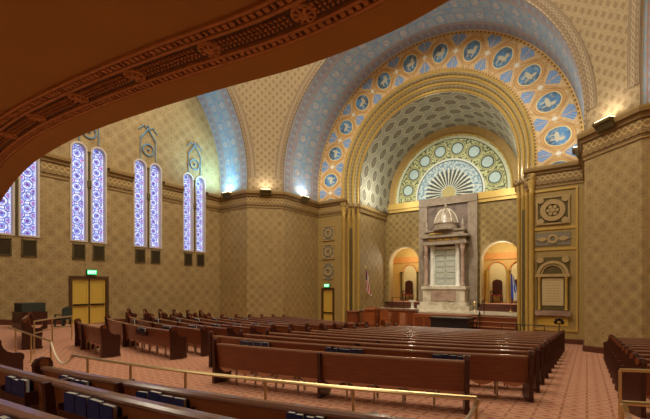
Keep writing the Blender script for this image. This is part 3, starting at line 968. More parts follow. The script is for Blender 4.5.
# ================================================================== PEWS
END = [(-.06, 0), (.47, 0), (.47, .06), (.45, .1), (.45, .50), (.47, .56), (.46, .62), (.40, .655), (.30, .66), (.21, .70), (.155, .77), (.13, .84), (.13, .90), (.09, .955), (.03, .97), (-.04, .95), (-.08, .89), (-.07, .8), (-.05, .4)]
PEW_H = .86
def row_pt(y0, X, R=RROW):
    th = math.asin((X - XC) / R)
    return Vector((X, y0 + R - R * math.cos(th), 0)), Vector((math.cos(th), math.sin(th), 0)), Vector((-math.sin(th), math.cos(th), 0))
def px_X(y0, px, R=RROW):         # where the sight-line of a pixel column meets a row
    dx, dy = ray(px); lo, hi = .5, 40
    f = lambda d: d * dy - (y0 + arc_dy(dx * d - XC, R))
    for _ in range(60):
        m = (lo + hi) / 2
        if f(m) > 0: hi = m
        else: lo = m
    return dx * lo
PEWS = []
def pew(y0, xa, xb, label, group, detail=2, dividers=(), racks=(), R=RROW, z=None, ends=(True, True), wood='wood'):
    zb = zrow(y0) if z is None else z
    c, _, _ = row_pt(y0, (xa + xb) / 2, R)
    root = thing('pew', (c.x, c.y, zb), label, 'pew', group)
    n = max(2, int((xb - xa) / .5)); X = [xa + (xb - xa) * k / n for k in range(n + 1)]
    fr = [row_pt(y0, x, R) for x in X]
    Z = Vector((0, 0, 1))
    def sweep(prof):
        b = MB(); m = len(prof)
        ring = [[p + N_ * d + Z * (zb + h) for d, h in prof] for p, T, N_ in fr]
        for i in range(n):
            for k in range(m):
                k2 = (k + 1) % m
                b.face([ring[i][k], ring[i + 1][k], ring[i + 1][k2], ring[i][k2]], [(X[i], prof[k][1] + prof[k][0]), (X[i + 1], prof[k][1] + prof[k][0]), (X[i + 1], prof[k2][1] + prof[k2][0]), (X[i], prof[k2][1] + prof[k2][0])])
        b.face(ring[0][::-1]); b.face(ring[-1]); return b
    sweep([(.05, .34), (.085, .34), (.035, .82), (0, .82)]).build('backrest', M[wood], root)
    sweep([(-.015, .815), (.06, .815), (.065, .84), (.05, .862), (-.005, .862), (-.02, .84)]).build('top_rail', M['wood_cap'], root)
    # seats
    if detail >= 2:
        ns = max(1, round((xb - xa) / .52)); stp = (xb - xa) / ns
        for k in range(ns):
            b = MB(); xs = [xa + stp * (k + .05 + .9 * t / 6) for t in range(7)]
            prof_t = [0, .55, .85, 1, .85, .55, 0]
            top = [row_pt(y0, x, R) for x in xs]
            A = [p + N_ * .06 + Z * (zb + .40) for p, T, N_ in top]; B_ = [p + N_ * .47 + Z * (zb + .42) for p, T, N_ in top]
            A2 = [p + N_ * .06 + Z * (zb + .37 - .12 * w) for (p, T, N_), w in zip(top, prof_t)]; B2 = [p + N_ * .47 + Z * (zb + .39 - .08 * w) for (p, T, N_), w in zip(top, prof_t)]
            b.strip(A, B_); b.strip(A2, B2); b.strip(A, A2); b.strip(B_, B2)
            b.face([A[0], B_[0], B2[0], A2[0]]); b.face([A[-1], B_[-1], B2[-1], A2[-1]])
            b.build('seat', M['seat'], root)
        for k in range(1, ns):
            p, T, N_ = row_pt(y0, xa + stp * k, R)
            b = MB()
            for dt in (-.012,):
                b.frame_box(p + Z * zb, T, N_, Z, (-.014, .08, 0), (.014, .12, .42))
                b.frame_box(p + Z * zb, T, N_, Z, (-.014, .36, 0), (.014, .4, .41))
                b.frame_box(p + Z * zb, T, N_, Z, (-.014, .12, .3), (.014, .36, .33))
            b.build('leg', M['legmetal'], root)
    else:
        sweep([(.07, .36), (.46, .38), (.47, .42), (.07, .41)]).build('seat', M['seat'], root)
    items = ([xa] if ends[0] else []) + list(dividers) + ([xb] if ends[1] else [])
    for x in items:
        p, T, N_ = row_pt(y0, x, R)
        is_end = x in (xa, xb)
        b = MB(); b.prism(END if is_end else [(d, min(h, .85)) for d, h in END], p + Z * zb, N_, Z, T, .075 if is_end else .06)
        if is_end:
            q = p + Z * (zb + .9) + N_ * .025
        ep = b.build('end_panel' if is_end else 'divider', M['wood_dark'], root)
        if is_end:
            b = MB(); b.tube([q - T * .05, q + T * .05], .055, 10); b.build('scroll', M['wood'], ep)
    for k, (x0, x1) in enumerate(racks):
        b = MB()
        pa, T, N_ = row_pt(y0, (x0 + x1) / 2, R); L = abs(x1 - x0) / 2 + .04
        o = pa + Z * zb
        b.frame_box(o, T, N_, Z, (-L, -.085, .59), (L, .0, .61)); b.frame_box(o, T, N_, Z, (-L, -.095, .59), (L, -.083, .67))
        b.frame_box(o, T, N_, Z, (-L - .015, -.095, .59), (-L, .015, .72)); b.frame_box(o, T, N_, Z, (L, -.095, .59), (L + .015, .015, .72))
        b.build('book_rack', M['wood_dark'], root)
    return root

def books(y0, x0, x1, n, where, R=RROW, z=None, base=.61):
    zb = zrow(y0) if z is None else z; Z = Vector((0, 0, 1))
    w = (x1 - x0) / n
    for k in range(n):
        x = x0 + w * (k + .5)
        p, T, N_ = row_pt(y0, x, R)
        o = p + Z * (zb + base) + N_ * (-.075)
        tilt = random.uniform(-.05, .05)
        bw = w * .46; hh = random.uniform(.19, .215)
        nm = ['leftmost', 'second from left', 'third from left'][k] if k < n - 1 else 'rightmost'
        r = thing('prayer_book', o, 'navy prayer book, %s %s' % (nm, where), 'book', 'navy prayer books in the pew racks')
        T2 = (T + Z * tilt).normalized(); Z2 = (Z - T * tilt).normalized(); N2 = (N_ + Z * -.0).normalized()
        c = MB()
        c.frame_box(o, T2, N2, Z2, (-bw, 0, 0), (bw, .006, hh)); c.frame_box(o, T2, N2, Z2, (-bw, .044, 0), (bw, .05, hh))
        c.frame_box(o, T2, N2, Z2, (-bw, .006, 0), (-bw + .006, .044, hh)); c.build('cover', M['navy'], r)
        g = MB(); g.frame_box(o, T2, N2, Z2, (-bw + .006, .006, .004), (bw - .008, .044, hh - .004)); g.build('pages', M['pages'], r)

# right centre block
RY = [5.1] + [6.45 + 1.08 * k for k in range(12)]
GR = 'pews of the block right of the centre aisle'; GL = 'pews of the block left of the centre aisle'
for i, y0 in enumerate(RY):
    xa, xb = (-6.55, -1.6) if i == 0 else (-8.25, -.86)
    rk = []
    if i == 1:
        rk = [(px_X(y0, 242), px_X(y0, 270)), (px_X(y0, 326), px_X(y0, 364)), (px_X(y0, 432), px_X(y0, 466))]
    lab = 'long red-brown pew right of the centre aisle, ' + ('nearest the curved brass rail' if i == 0 else 'frontmost, next to the stage' if i == len(RY) - 1 else '%s row from the curved brass rail' % ORD[i])
    pew(y0, xa, xb, lab, GR, 2 if i < 4 else 1, (px_X(y0, 320),) if i == 0 else (-4.6,), rk)
    for k, (a, c) in enumerate(rk):
        books(y0, a, c, 4 if k != 1 else 3, 'in %s rack, second pew right of centre aisle' % ['left', 'middle', 'right'][k])
# left centre block (mirror)
for i, y0 in enumerate(RY):
    m = lambda x: 2 * XC - x
    xa, xb = (m(-1.6), m(-6.75)) if i == 0 else (m(-.86), m(-8.25))
    if i == 0: xa = -14.6
    if i == 1: xa += .9
    rk = []
    if i == 1: rk = [(-12.2, -11.6)]
    lab = 'red-brown pew left of centre aisle, ' + ('rearmost, nearest the cross aisle' if i == 0 else 'frontmost, next to the stage' if i == len(RY) - 1 else '%s row counted from the cross aisle' % ORD[i])
    pew(y0, xa, xb, lab, GL, 2 if i < 3 else 1, (-13.6,), rk)
    for a, c in rk: books(y0, a, c, 4, 'in rack of second pew left of centre aisle')
# navy books added on the left block to imitate blue window sheen
for i in range(2, 9):
    y0 = RY[i]
    for k, x0 in enumerate((-16.4, -12.6)):
        books(y0, x0, x0 + .62, 4, 'added for blue sheen on %s left pew, %s set' % (ORD[i], ['left', 'right'][k]))
# right side block
for i in range(10):
    y0 = 5.75 + .98 * i
    xa = .72
    lab = 'dark pew at the right edge beyond the right aisle, ' + ('rearmost' if i == 0 else '%s row from the rear' % ORD[i])
    # stop before the pier
    pew(y0, xa, 3.6, lab, 'pews of the block beyond the right aisle', 2 if i < 2 else 1, (), (), wood='wood')
# left side block by the wall
for i in range(6):
    y0 = 7.6 + .98 * i
    xa = -22.0 if i < 4 else -21.6
    lab = 'dark pew by the left wall in front of the doors, ' + ('rearmost' if i == 0 else 'frontmost' if i == 5 else '%s row from the rear' % ORD[i])
    pew(y0, xa, -18.8, lab, 'pews of the block along the left wall', 1)
# rear rows around the camera
NR = 32.0
rear = [(1.6, -.99), (1.165, -.862), (.485, -.78)]
RR3 = [32.0, 58.0, 55.0]
rk_px = [[(66, 92), (142, 190), (290, 326)], [(14, 34), (73, 122)], [(2, 24)]]
rk_all = [[(px_X(rear[i][0], p, RR3[i]), px_X(rear[i][0], q, RR3[i])) for p, q in rk_px[i]] for i in range(3)]
wh = [['left', 'middle', 'right'], ['left', 'right'], ['only']]
rowname = ['first pew behind brass rail', 'second pew behind brass rail', 'bottom-left rear pew']
xl = [px_X(1.6, 40, NR), -6.9, -6.9]; xr = [-.15, -.5, -.8]
for i, (y0, zt) in enumerate(rear):
    lab = ['long rear pew just behind the curved brass rail', 'rear pew second behind the curved brass rail, with blue books', 'nearest rear pew at the bottom left corner'][i]
    pew(y0, xl[i], xr[i], lab, 'rear pews behind the curved rail', 2, [px_X(y0, p, RR3[i]) for p in ([122, 370], [52], [])[i]], rk_all[i], RR3[i], zt - .862)
    for k, (a, c) in enumerate(rk_all[i]):
        books(y0, a, c, 4 if k != 0 or i == 0 else 3, 'in %s rack of %s' % (wh[i][k], rowname[i]), RR3[i], zt - .862)
# rear left block across the aisle
for i, (y0, xa, xb) in enumerate(((3.6, -18.6, -14.5), (2.05, -14.0, -8.7), (1.2, -13.5, -8.5))):
    pew(y0, xa, xb, 'dark rear pew at the far left edge, ' + ['behind the tall sloping handrail', 'just across the aisle from the rear pew', 'nearest of its block'][i], 'rear pews left of the centre aisle', 1, z=zrow(y0))

# ================================================================== RAILS AND ROPES
def rail(label, pts, hts, posts, name='railing', mat='brass', group=None, second=None, r=.024):
    """pts: plan points of the rail line; hts rail heights above floor; posts: indices with a post"""
    base = (pts[0][0], pts[0][1], zf(*pts[0])); root = thing(name, base, label, 'railing', group)
    line = [(p[0], p[1], zf(*p) + h) for p, h in zip(pts, hts)]
    b = MB(); b.tube(line, r, 8); b.build('handrail', M[mat], root, smooth=True)
    if second:
        b = MB(); b.tube([(p[0], p[1], p[2] - second) for p in line], r * .8, 8); b.build('lower_rail', M[mat], root, smooth=True)
    for k in posts:
        x, y, z = line[k]; zg = zf(x, y)
        b = MB(); b.lathe([(.05, zg), (.05, zg + .015), (.02, zg + .03), (.02, z - .01)], (x, y, 0), 10)
        b.build('post', M[mat], root, smooth=True)
    return root
RY0 = 2.68
xs = [-.95 - (7.2 - .95) * k / 40 for k in range(41)]
pts = [(x, RY0 + arc_dy(x - XC)) for x in xs]
idx = []
for px in (470, 355, 260, 187, 132, 90):
    X = px_X(RY0, px); idx.append(min(range(41), key=lambda k: abs(xs[k] - X)))
rail('long curved brass rail on posts in front of the rear pews', pts, [.75] * 41, sorted(set(idx)))
# left of the centre aisle
xs2 = [-10.1 - 4.4 * k / 20 for k in range(21)]
pts2 = [(x, RY0 + .75 + .02 * k) for k, x in enumerate(xs2)]
rail('low brass rail left of the centre aisle before the rear left pews', pts2, [.72] * 21, (0, 8, 16))
rail('tall sloping brass handrail behind the low left rail', [(-13.3, 4.1), (-14.9, 5.1), (-16.5, 6.3)], [.97, .95, .93], (0, 1, 2), second=.35)
# right aisle
p_r = [(.36, 6.3), (1.6, 6.85), (3.0, 7.5)]
rail('brass rail with two bars before the pews at the right edge', p_r, [.92, .92, .92], (0, 2), second=.42, r=.024)
def rope(label, a, b_, sag, extra=()):
    n = 20
    P = [Vector(a).lerp(Vector(b_), k / n) - Vector((0, 0, sag * 4 * (k / n) * (1 - k / n))) for k in range(n + 1)]
    r = thing('barrier_rope', tuple(a), label, 'rope')
    m = MB(); m.tube(P, .022, 8); m.build('cord', M['white'], r, smooth=True)
    for e, d in ((P[0], P[1]), (P[-1], P[-2])):
        h = MB(); h.tube([e + (d - e).normalized() * t for t in (0, .07)], .032, 8); h.build('hook', M['brass'], r, smooth=True)
zr = lambda p, h: (p[0], p[1], zf(*p) + h)
rope('pale rope sagging across the centre aisle between the two brass rails', zr(pts[-1], .73), zr(pts2[0], .7), .28)
pe = pts[0]
rope('pale rope looped down from the right end of the curved brass rail', (pe[0] + .02, pe[1], zf(*pe) + .74), (pe[0] - .28, pe[1] - .22, zf(*pe) + .42), .12)
q0 = (.28, 4.6)
rail('short brass post rail at the lower right corner by the right aisle', [(q0[0], q0[1]), (q0[0] + .9, q0[1] + .32), (q0[0] + 2.2, q0[1] + .85)], [.8, .8, .8], (0, 2), r=.024)
rope('pale rope looped over the brass post at the lower right corner', (q0[0] + .0, q0[1] - .05, zf(*q0) + .8), (q0[0] + .26, q0[1] - .16, zf(*q0) + .5), .1)

# ================================================================== ARK
YK = YB - .05
def P_(b, name, mat, root, smooth=False): return b.build(name, M[mat], root, smooth)
ark = thing('torah_ark', (XC, YB - .9, ZBm + .06), 'tall marble ark with domed canopy and pale door, centred on the stage back wall', 'ark')
z0 = ZBm + .06
b = MB()
b.box(XC - 2.25, XC + 2.25, YB - .35, YB - .03, z0, 7.15); b.box(XC - 2.3, XC - 1.6, YB - .5, YB - .35, z0, 7.0); b.box(XC + 1.6, XC + 2.3, YB - .5, YB - .35, z0, 7.0)
b.box(XC - 2.3, XC + 2.3, YB - .55, YB - .03, 6.6, 7.2)
P_(b, 'back_slab', 'marble', ark)
b = MB()
for k, (w, d, za, zb_) in enumerate(((2.0, 1.75, 0, .35), (1.8, 1.6, .35, .6), (1.62, 1.45, .6, 1.62), (1.72, 1.55, 1.62, 1.85))):
    b.box(XC - w, XC + w, YB - d, YB - .35, z0 + za, z0 + zb_)
P_(b, 'pedestal', 'marble_l', ark)
b = MB(); b.box(XC - .95, XC + .95, YB - 1.52, YB - 1.45, z0 + .72, z0 + 1.5); P_(b, 'pedestal_panel', 'marble_r', ark)
zc0 = z0 + 1.85
for sx in (-1, 1):
    for xo, yo in ((1.42, 1.25), (1.02, 1.0)):
        b = MB(); b.lathe([(.2, 0), (.2, .12), (.15, .2), (.135, 2.75), (.17, 2.85), (.15, 2.9), (.24, 3.2), (.24, 3.25)], (XC + sx * xo, YB - yo, zc0), 14)
        P_(b, 'column', 'marble_r' if xo > 1.2 else 'marble_w', ark, True)
b = MB(); b.box(XC - 1.6, XC + 1.6, YB - .8, YB - .35, zc0, zc0 + 3.25); P_(b, 'body', 'marble', ark)
b = MB()
for a, c, zz0, zz1 in ((-1.0, -.82, 0, 3.1), (.82, 1.0, 0, 3.1), (-.82, .82, 2.9, 3.1), (-.82, .82, 0, .1)):
    b.box(XC + a, XC + c, YB - .98, YB - .78, zc0 + zz0, zc0 + zz1)
P_(b, 'door_surround', 'marble_w', ark)
for sx in (-1, 1):
    b = MB(); xa, xb = sorted((XC + sx * .01, XC + sx * .82))
    b.box(xa, xb, YB - .86, YB - .8, zc0 + .1, zc0 + 2.9)
    leaf = P_(b, 'ark_door', 'silver', ark)
    for k in range(6):
        b = MB(); b.box(xa + .1, xb - .1, YB - .9, YB - .86, zc0 + .2 + k * .45, zc0 + .55 + k * .45); P_(b, 'panel', 'silver', leaf)
b = MB()
for w, d, za, zb_ in ((1.75, 1.5, 3.25, 3.5), (1.62, 1.38, 3.5, 3.8), (1.85, 1.6, 3.8, 3.95), (1.5, 1.3, 3.95, 4.28), (1.6, 1.4, 4.28, 4.4)):
    b.box(XC - w, XC + w, YB - d, YB - .35, zc0 + za, zc0 + zb_)
P_(b, 'entablature', 'marble', ark)
b = MB()
for x in (-.9, -.3, .3, .9): b.box(XC + x - .22, XC + x + .22, YB - 1.42, YB - 1.36, zc0 + 3.56, zc0 + 3.74)
b.box(XC - 1.1, XC - .1, YB - 1.36, YB - 1.28, zc0 + 4.1, zc0 + 4.2)
P_(b, 'gilt_ornament', 'gold', ark)
b = MB(); b.box(XC - 1.58, XC + 1.58, YB - .4, YB - .35, zc0 + 3.3, 6.55); P_(b, 'recess_shade_panel', 'marble_d', ark)  # flat dark panel standing in for the shade of a recess
# domed canopy: octagonal drum, ribs and finial
zt = zc0 + 4.68
KD = 1.3
b = MB(); b.lathe([(r_, h_ * KD) for r_, h_ in ((1.0, 0), (1.0, .12), (.9, .16), (.9, .36), (.96, .4), (.92, .46), (.87, .62), (.74, .9), (.53, 1.14), (.28, 1.3), (.12, 1.34), (.12, 1.42), (.16, 1.48), (.1, 1.56), (.04, 1.6), (.03, 1.78))], (XC, YB - .8, zt - .3), 16)
P_(b, 'canopy_dome', 'marble', ark, True)
for k in range(8):
    a = 2 * PI * k / 8
    b = MB(); cx, cy = XC, YB - .8
    b.tube([(cx + r_ * math.cos(a), cy + r_ * math.sin(a), zt - .3 + h * KD) for r_, h in ((.94, .46), (.89, .62), (.76, .9), (.55, 1.14), (.28, 1.31))], .045, 6)
    P_(b, 'rib', 'marble_l', ark, True)
for sx in (-1, 1):
    b = MB(); b.lathe([(.16, 0), (.16, .1), (.1, .16), (.14, .4), (.06, .62), (.02, .8)], (XC + sx * 1.4, YB - 1.15, zt - .28), 12); P_(b, 'urn', 'marble', ark, True)
b = MB(); b.lathe([(.12, 0), (.08, .06), (.03, .1), (.03, .35), (.1, .42), (.13, .55), (.1, .68), (.04, .74)], (XC + 2.25, YB - 1.1, z0), 12)
tag(P_(b, 'sanctuary_lamp', 'brass', None, True), 'small brass lamp standing at the right foot of the marble ark', 'lamp')

# black stone block before the ark
zs = ZBm
xb_ = -7.0
zg = zf(xb_, YA - 1.0)
t = thing('stone_platform', (xb_, YA - 1.0, zg), 'low stepped black stone platform on the floor in front of the marble ark', 'platform')
b = MB(); b.box(xb_ - 1.3, xb_ + 1.3, YA - 1.8, YA - .25, zg, zg + .5); P_(b, 'lower_step', 'black', t)
b = MB(); b.box(xb_ - 1.15, xb_ + 1.15, YA - 1.6, YA - .25, zg + .5, zg + 1.15); P_(b, 'block', 'black', t)
b = MB(); b.box(xb_ - 1.25, xb_ + 1.25, YA - 1.7, YA - .25, zg + 1.15, zg + 1.28); P_(b, 'top_slab', 'black', t)

# ---- bimah furniture
# panelled desk front left
t = thing('speakers_desk', (XC - 3.6, YA + .9, -3.3), 'long panelled oak parapet desk at the left of the stage front, behind the lectern', 'desk')
b = MB(); b.box(XC - 4.4, XC - .85, YA + .5, YA + 1.0, -3.35, ZBm + .12); P_(b, 'body', 'wood_warm', t)
b = MB(); b.box(XC - 4.5, XC - .8, YA + .42, YA + 1.05, ZBm + .12, ZBm + .24); P_(b, 'top', 'wood_cap', t)
for k in range(6):
    b = MB(); x = XC - 4.3 + k * .57; b.box(x, x + .44, YA + .46, YA + .5, -2.75, ZBm - .02); P_(b, 'panel', 'wood' if k % 2 else 'tread', t)
b = MB(); 
t = thing('lectern', (XC - 3.95, YA - .35, -2.85), 'small oak lectern with sloped top in front of the parapet desk', 'lectern')
zl = -2.85
b = MB(); b.box(XC - 5.0, XC - 2.2, YA - 1.0, YA + .5, -3.6, zl); struct(b.build('trim_398', M['wood']))
b = MB(); b.box(XC - 4.35, XC - 3.55, YA - .6, YA - .1, zl, zl + 1.15); P_(b, 'body', 'wood_warm', t)
b = MB(); b.prism([(-.34, 0), (.34, .14), (.34, .2), (-.34, .06)], (XC - 3.95, YA - .35, zl + 1.15), (0, 1, 0), (0, 0, 1), (1, 0, 0), .86); P_(b, 'sloped_top', 'wood_warm', t)
b = MB(); b.box(XC - 4.4, XC - 3.5, YA - .66, YA - .08, zl, zl + .12); P_(b, 'base', 'wood', t)
def chair(o, label, s=1, mat='wood_warm', seatm='redseat', group=None, cat='chair', rz=0, hb=1.05):
    t = thing('armchair', o, label, cat, group); O = Vector(o)
    ex = Vector((math.cos(rz), math.sin(rz), 0)) * s; ey = Vector((-math.sin(rz), math.cos(rz), 0)) * s; ez = Vector((0, 0, s))
    def fb(name, a, c, m):
        b = MB(); b.frame_box(O, ex, ey, ez, a, c); P_(b, name, m, t)
    fb('seat', (-.28, -.26, .4), (.28, .26, .47), seatm)
    b = MB(); b.prism([(-.27, .47), (.27, .47), (.27, hb - .12), (.2, hb - .03), (0, hb + .03), (-.2, hb - .03), (-.27, hb - .12)], O + ey * .25, ex, ez, ey.normalized(), .05); P_(b, 'backrest', mat, t)
    for x in (-.26, .26):
        for y in (-.24, .24): fb('leg', (x - .03, y - .03, 0), (x + .03, y + .03, .4), mat)
        fb('armrest', (x - .03, -.26, .64), (x + .03, .22, .68), mat); fb('arm_support', (x - .025, -.25, .47), (x + .025, -.2, .64), mat)
    return t
chair((XC - 2.75, YA - .35, -2.85), 'orange-brown wooden armchair beside the lectern before the parapet desk', 1.15, 'wood_warm', 'wood_warm', rz=PI)
for sx in (-1, 1):
    for k in (-1, 1):
        chair((XC + sx * OPX + k * .75, YB + 2.6, -1.3), 'high-backed dark chair in the %s niche chamber, %s one' % ('left' if sx < 0 else 'right', 'left' if k < 0 else 'right'), 1.4, 'wood_dark', 'redseat', 'high-backed chairs in the niche chambers', hb=1.35)
# pair of small pedestal tables with white flowers left of the ark
t = thing('side_table', (XC - 2.2, YB - 2.2, ZBm + .06), 'small pale stone stand at the left foot of the ark', 'table')
b = MB(); b.lathe([(.28, 0), (.28, .08), (.12, .14), (.1, .6), (.3, .68), (.3, .74)], (XC - 2.2, YB - 2.2, ZBm + .06), 14); P_(b, 'stand', 'marble_w', t, True)
b = MB(); b.tube([(XC - 3.3 + .5 * math.cos(a), YB - 2.5, ZBm + .06 + h) for a, h in ((PI, 0), (PI, .95), (0, .95), (0, 0))], .03, 6)
tag(P_(b, 'handrail', 'iron', None), 'short dark handrail hoop beside the left foot of the ark', 'railing')
# black stair rail right of the ark
t = thing('stair_railing', (XC + 3.55, YA + .2, -3.3), 'thin black iron stair railing beside the right steps of the stage', 'railing')
b = MB(); b.tube([(XC + 3.55, YA - .6, zf(XC + 3.3, YA - .6) + .95), (XC + 3.55, YA + 1.0, ZBm + .95), (XC + 3.55, YA + 1.5, ZBm + .95)], .03, 6); P_(b, 'handrail', 'iron', t)
for y_, zz in ((YA - .6, zf(XC + 3.3, YA - .6)), (YA + .25, -2.6), (YA + 1.45, ZBm + .06)):
    b = MB(); b.box(XC + 3.525, XC + 3.575, y_ - .025, y_ + .025, zz, zz + 1.0); P_(b, 'post', 'iron', t)
# right low parapet rail near the tablet
rail('dark iron railing in front of the right jamb beside the pews', [(XC + 5.0, YA - .8), (XC + 6.0, YA - .8), (XC + 7.2, YA - .8)], [1.0, 1.0, 1.0], (0, 1, 2), mat='iron', second=.5)
# iron stand with trefoil head at the right end of the front pew
xm, ym = -1.2, 23.2
t = thing('iron_stand', (xm, ym, zf(xm, ym)), 'dark iron stand with trefoil head at the right end of the front pews', 'stand'); zz = zf(xm, ym)
b = MB(); b.lathe([(.16, 0), (.16, .03), (.03, .08), (.025, 1.15)], (xm, ym, zz), 10); P_(b, 'pole', 'iron', t, True)
b = MB()
for a in range(5):
    an = PI * a / 4; b.lathe([(.02, -.09), (.08, -.04), (.08, .04), (.02, .09)], (xm + .16 * math.cos(an) , ym, zz + 1.25 + .14 * math.sin(an)), 8)
b.box(xm - .2, xm + .2, ym - .02, ym + .02, zz + 1.14, zz + 1.2)
P_(b, 'head', 'iron', t)

t = thing('round_desk', (-14.45, 24.35, zf(-14.45, 24.35)), 'round-fronted dark wood desk at the far left of the stage, below the striped flag', 'desk'); zz = zf(-14.45, 24.35)
b = MB(); b.lathe([(.56, 0), (.56, .12), (.5, .16), (.5, 1.3)], (-14.45, 24.35, zz), 20); P_(b, 'body', 'wood', t, True)
b = MB(); b.lathe([(.5, 1.3), (.58, 1.32), (.58, 1.4), (.5, 1.42)], (-14.45, 24.35, zz), 20); P_(b, 'top', 'wood_cap', t, True)
# ---- flags
def flag(o, h, label, us):
    t = thing('flag_stand', o, label, 'flag'); O = Vector(o)
    b = MB(); b.lathe([(.2, 0), (.2, .05), (.06, .1), (.04, .2)], O, 14); P_(b, 'base', 'brass', t, True)
    b = MB(); b.tube([O + Vector((0, 0, .1)), O + Vector((0, 0, h))], .022, 8); P_(b, 'pole', 'wood_warm', t, True)
    b = MB(); b.lathe([(.02, 0), (.06, .06), (.02, .14), (.005, .24)], O + Vector((0, 0, h)), 8); P_(b, 'finial', 'brass', t, True)
    # draped cloth: folds hanging by the pole, widening downwards
    nu, nv = 26, 18
    def pt(i, j):
        a = i / nu; v = j / nv
        wdt = .26 + .5 * v
        x = wdt * a + .03; y = -.07 * math.sin(a * 14 + v * 2) * (.5 + a); z = h - .12 - v * 1.75 - a * .35
        return O + Vector((x * .86, y - x * .45, z))
    parts = {}
    for i in range(nu):
        for j in range(nv):
            a, v = i / nu, j / nv
            if us: key = 'canton' if (v < .4 and a < .45) else ('red_stripes' if int((a * 9 + v * 4)) % 2 else 'white_stripes')
            else: key = 'blue_band' if (a < .25 or a > .72 or (.42 < a < .58 and .35 < v < .65)) else 'white_field'
            parts.setdefault(key, MB()).face([pt(i, j), pt(i + 1, j), pt(i + 1, j + 1), pt(i, j + 1)])
    for k, m in parts.items():
        P_(m, k, {'canton': 'flag_blue', 'red_stripes': 'flag_red', 'white_stripes': 'flag_white', 'blue_band': 'flag_sky', 'white_field': 'flag_white'}[k], t, True)
flag((-14.4, 26.25, ZBm + .06), 3.3, 'draped red, white and blue striped flag on a pole at the left of the stage', True)
flag((XC + 4.8, YB - 1.7, ZBm + .06), 2.9, 'draped blue and white flag on a pole before the right niche chamber', False)

# ---- plaques
def disc(b, cx, cz, r0, r1, y0, y1, n=28):
    A = [(cx + r1 * math.cos(2 * PI * k / n), cz + r1 * math.sin(2 * PI * k / n)) for k in range(n + 1)]
    B_ = [(cx + r0 * math.cos(2 * PI * k / n), cz + r0 * math.sin(2 * PI * k / n)) for k in range(n + 1)]
    b.strip([(a, y0, z) for a, z in A], [(a, y1, z) for a, z in A]); b.strip([(a, y1, z) for a, z in A], [(a, y1, z) for a, z in B_])
    if r0 > 0: b.strip([(a, y1, z) for a, z in B_], [(a, y0, z) for a, z in B_])
def frame_rect(b, x0, x1, z0, z1, w, y0, y1):
    b.box(x0, x1, y1, y0, z0, z0 + w); b.box(x0, x1, y1, y0, z1 - w, z1); b.box(x0, x0 + w, y1, y0, z0 + w, z1 - w); b.box(x1 - w, x1, y1, y0, z0 + w, z1 - w)
XP = -1.6                           # right panel centre
# right wall panel frame
b = MB(); frame_rect(b, XP - 1.2, XP + 1.2, -2.5, 5.6, .1, YA, YA - .06); struct(b.build('trim_%d' % tr, M['gold'])); tr += 1
b = MB(); b.box(XP - 1.1, XP + 1.1, YA - .05, YA, 3.28, 3.42); b.box(XP - 1.1, XP + 1.1, YA - .05, YA, 2.1, 2.22); struct(b.build('trim_%d' % tr, M['gold'])); tr += 1
t = thing('round_plaque', (XP, YA, 4.35), 'square plaque with a round rosette, top of the right panel beside the apse', 'plaque')
b = MB(); b.box(XP - .8, XP + .8, YA - .05, YA, 3.6, 5.15); P_(b, 'backing', 'bronze', t)
b = MB(); disc(b, XP, 4.38, .36, .62, YA, YA - .12); frame_rect(b, XP - .82, XP + .82, 3.58, 5.18, .08, YA, YA - .1); P_(b, 'ring', 'plaque_l', t)
b = MB()
for k in range(6): disc(b, XP + .22 * math.cos(k * PI / 3), 4.38 + .22 * math.sin(k * PI / 3), 0, .1, YA - .05, YA - .1, 10)
disc(b, XP, 4.38, 0, .12, YA - .05, YA - .13, 12)
P_(b, 'rosette', 'plaque_l', t)
for sx in (-1, 1):
    for sz in (-1, 1): b = MB(); disc(b, XP + sx * .6, 4.38 + sz * .6, 0, .17, YA - .05, YA - .12, 14); P_(b, 'corner_boss', 'plaque_l', t)
t = thing('oblong_plaque', (XP, YA, 2.75), 'oblong grey lozenge plaque under the rosette on the right panel', 'plaque')
b = MB(); b.box(XP - .85, XP + .85, YA - .05, YA, 2.38, 3.12); P_(b, 'backing', 'plaque', t)
b = MB(); disc(b, XP, 2.75, .14, .27, YA, YA - .1, 20)
for sx in (-1, 1): b.prism([(-.3, 0), (0, .16), (.3, 0), (0, -.16)], (XP + sx * .52, YA - .07, 2.75), (1, 0, 0), (0, 0, 1), (0, 1, 0), .06)
P_(b, 'inlay', 'plaque_l', t)
t = thing('memorial_tablet', (XP, YA, -1.6), 'large arched memorial tablet with pale inscription slab, right of the apse', 'tablet')
b = MB(); b.box(XP - .8, XP + .8, YA - .07, YA, -1.6, 1.7); P_(b, 'backing', 'bronze', t)
n = 16
b = MB()
for r0, r1, y1 in ((.62, .78, .18), (.5, .58, .13)):
    A = [(XP - r1 * math.cos(PI * k / n), .72 + r1 * math.sin(PI * k / n)) for k in range(n + 1)]; B_ = [(XP - r0 * math.cos(PI * k / n), .72 + r0 * math.sin(PI * k / n)) for k in range(n + 1)]
    b.strip([(a, YA - y1, z) for a, z in A], [(a, YA - y1, z) for a, z in B_]); b.strip([(a, YA, z) for a, z in A], [(a, YA - y1, z) for a, z in A]); b.strip([(a, YA, z) for a, z in B_], [(a, YA - y1, z) for a, z in B_])
b.box(XP - .85, XP + .85, YA - .2, YA, .58, .74)
P_(b, 'arch_moulding', 'plaque_l', t)
for sx in (-1, 1):
    b = MB(); b.lathe([(.1, -1.3), (.075, -1.2), (.07, .4), (.11, .58)], (XP + sx * .66, YA - .12, 0), 10); P_(b, 'colonnette', 'gold', t, True)
b = MB(); b.box(XP - .52, XP + .52, YA - .1, YA - .07, -1.05, .52); P_(b, 'inscription_slab', 'tablet', t)
b = MB()
for k in range(9):
    wv = random.uniform(.28, .42); b.box(XP - wv, XP + wv, YA - .106, YA - .1, .36 - k * .15, .39 - k * .15)
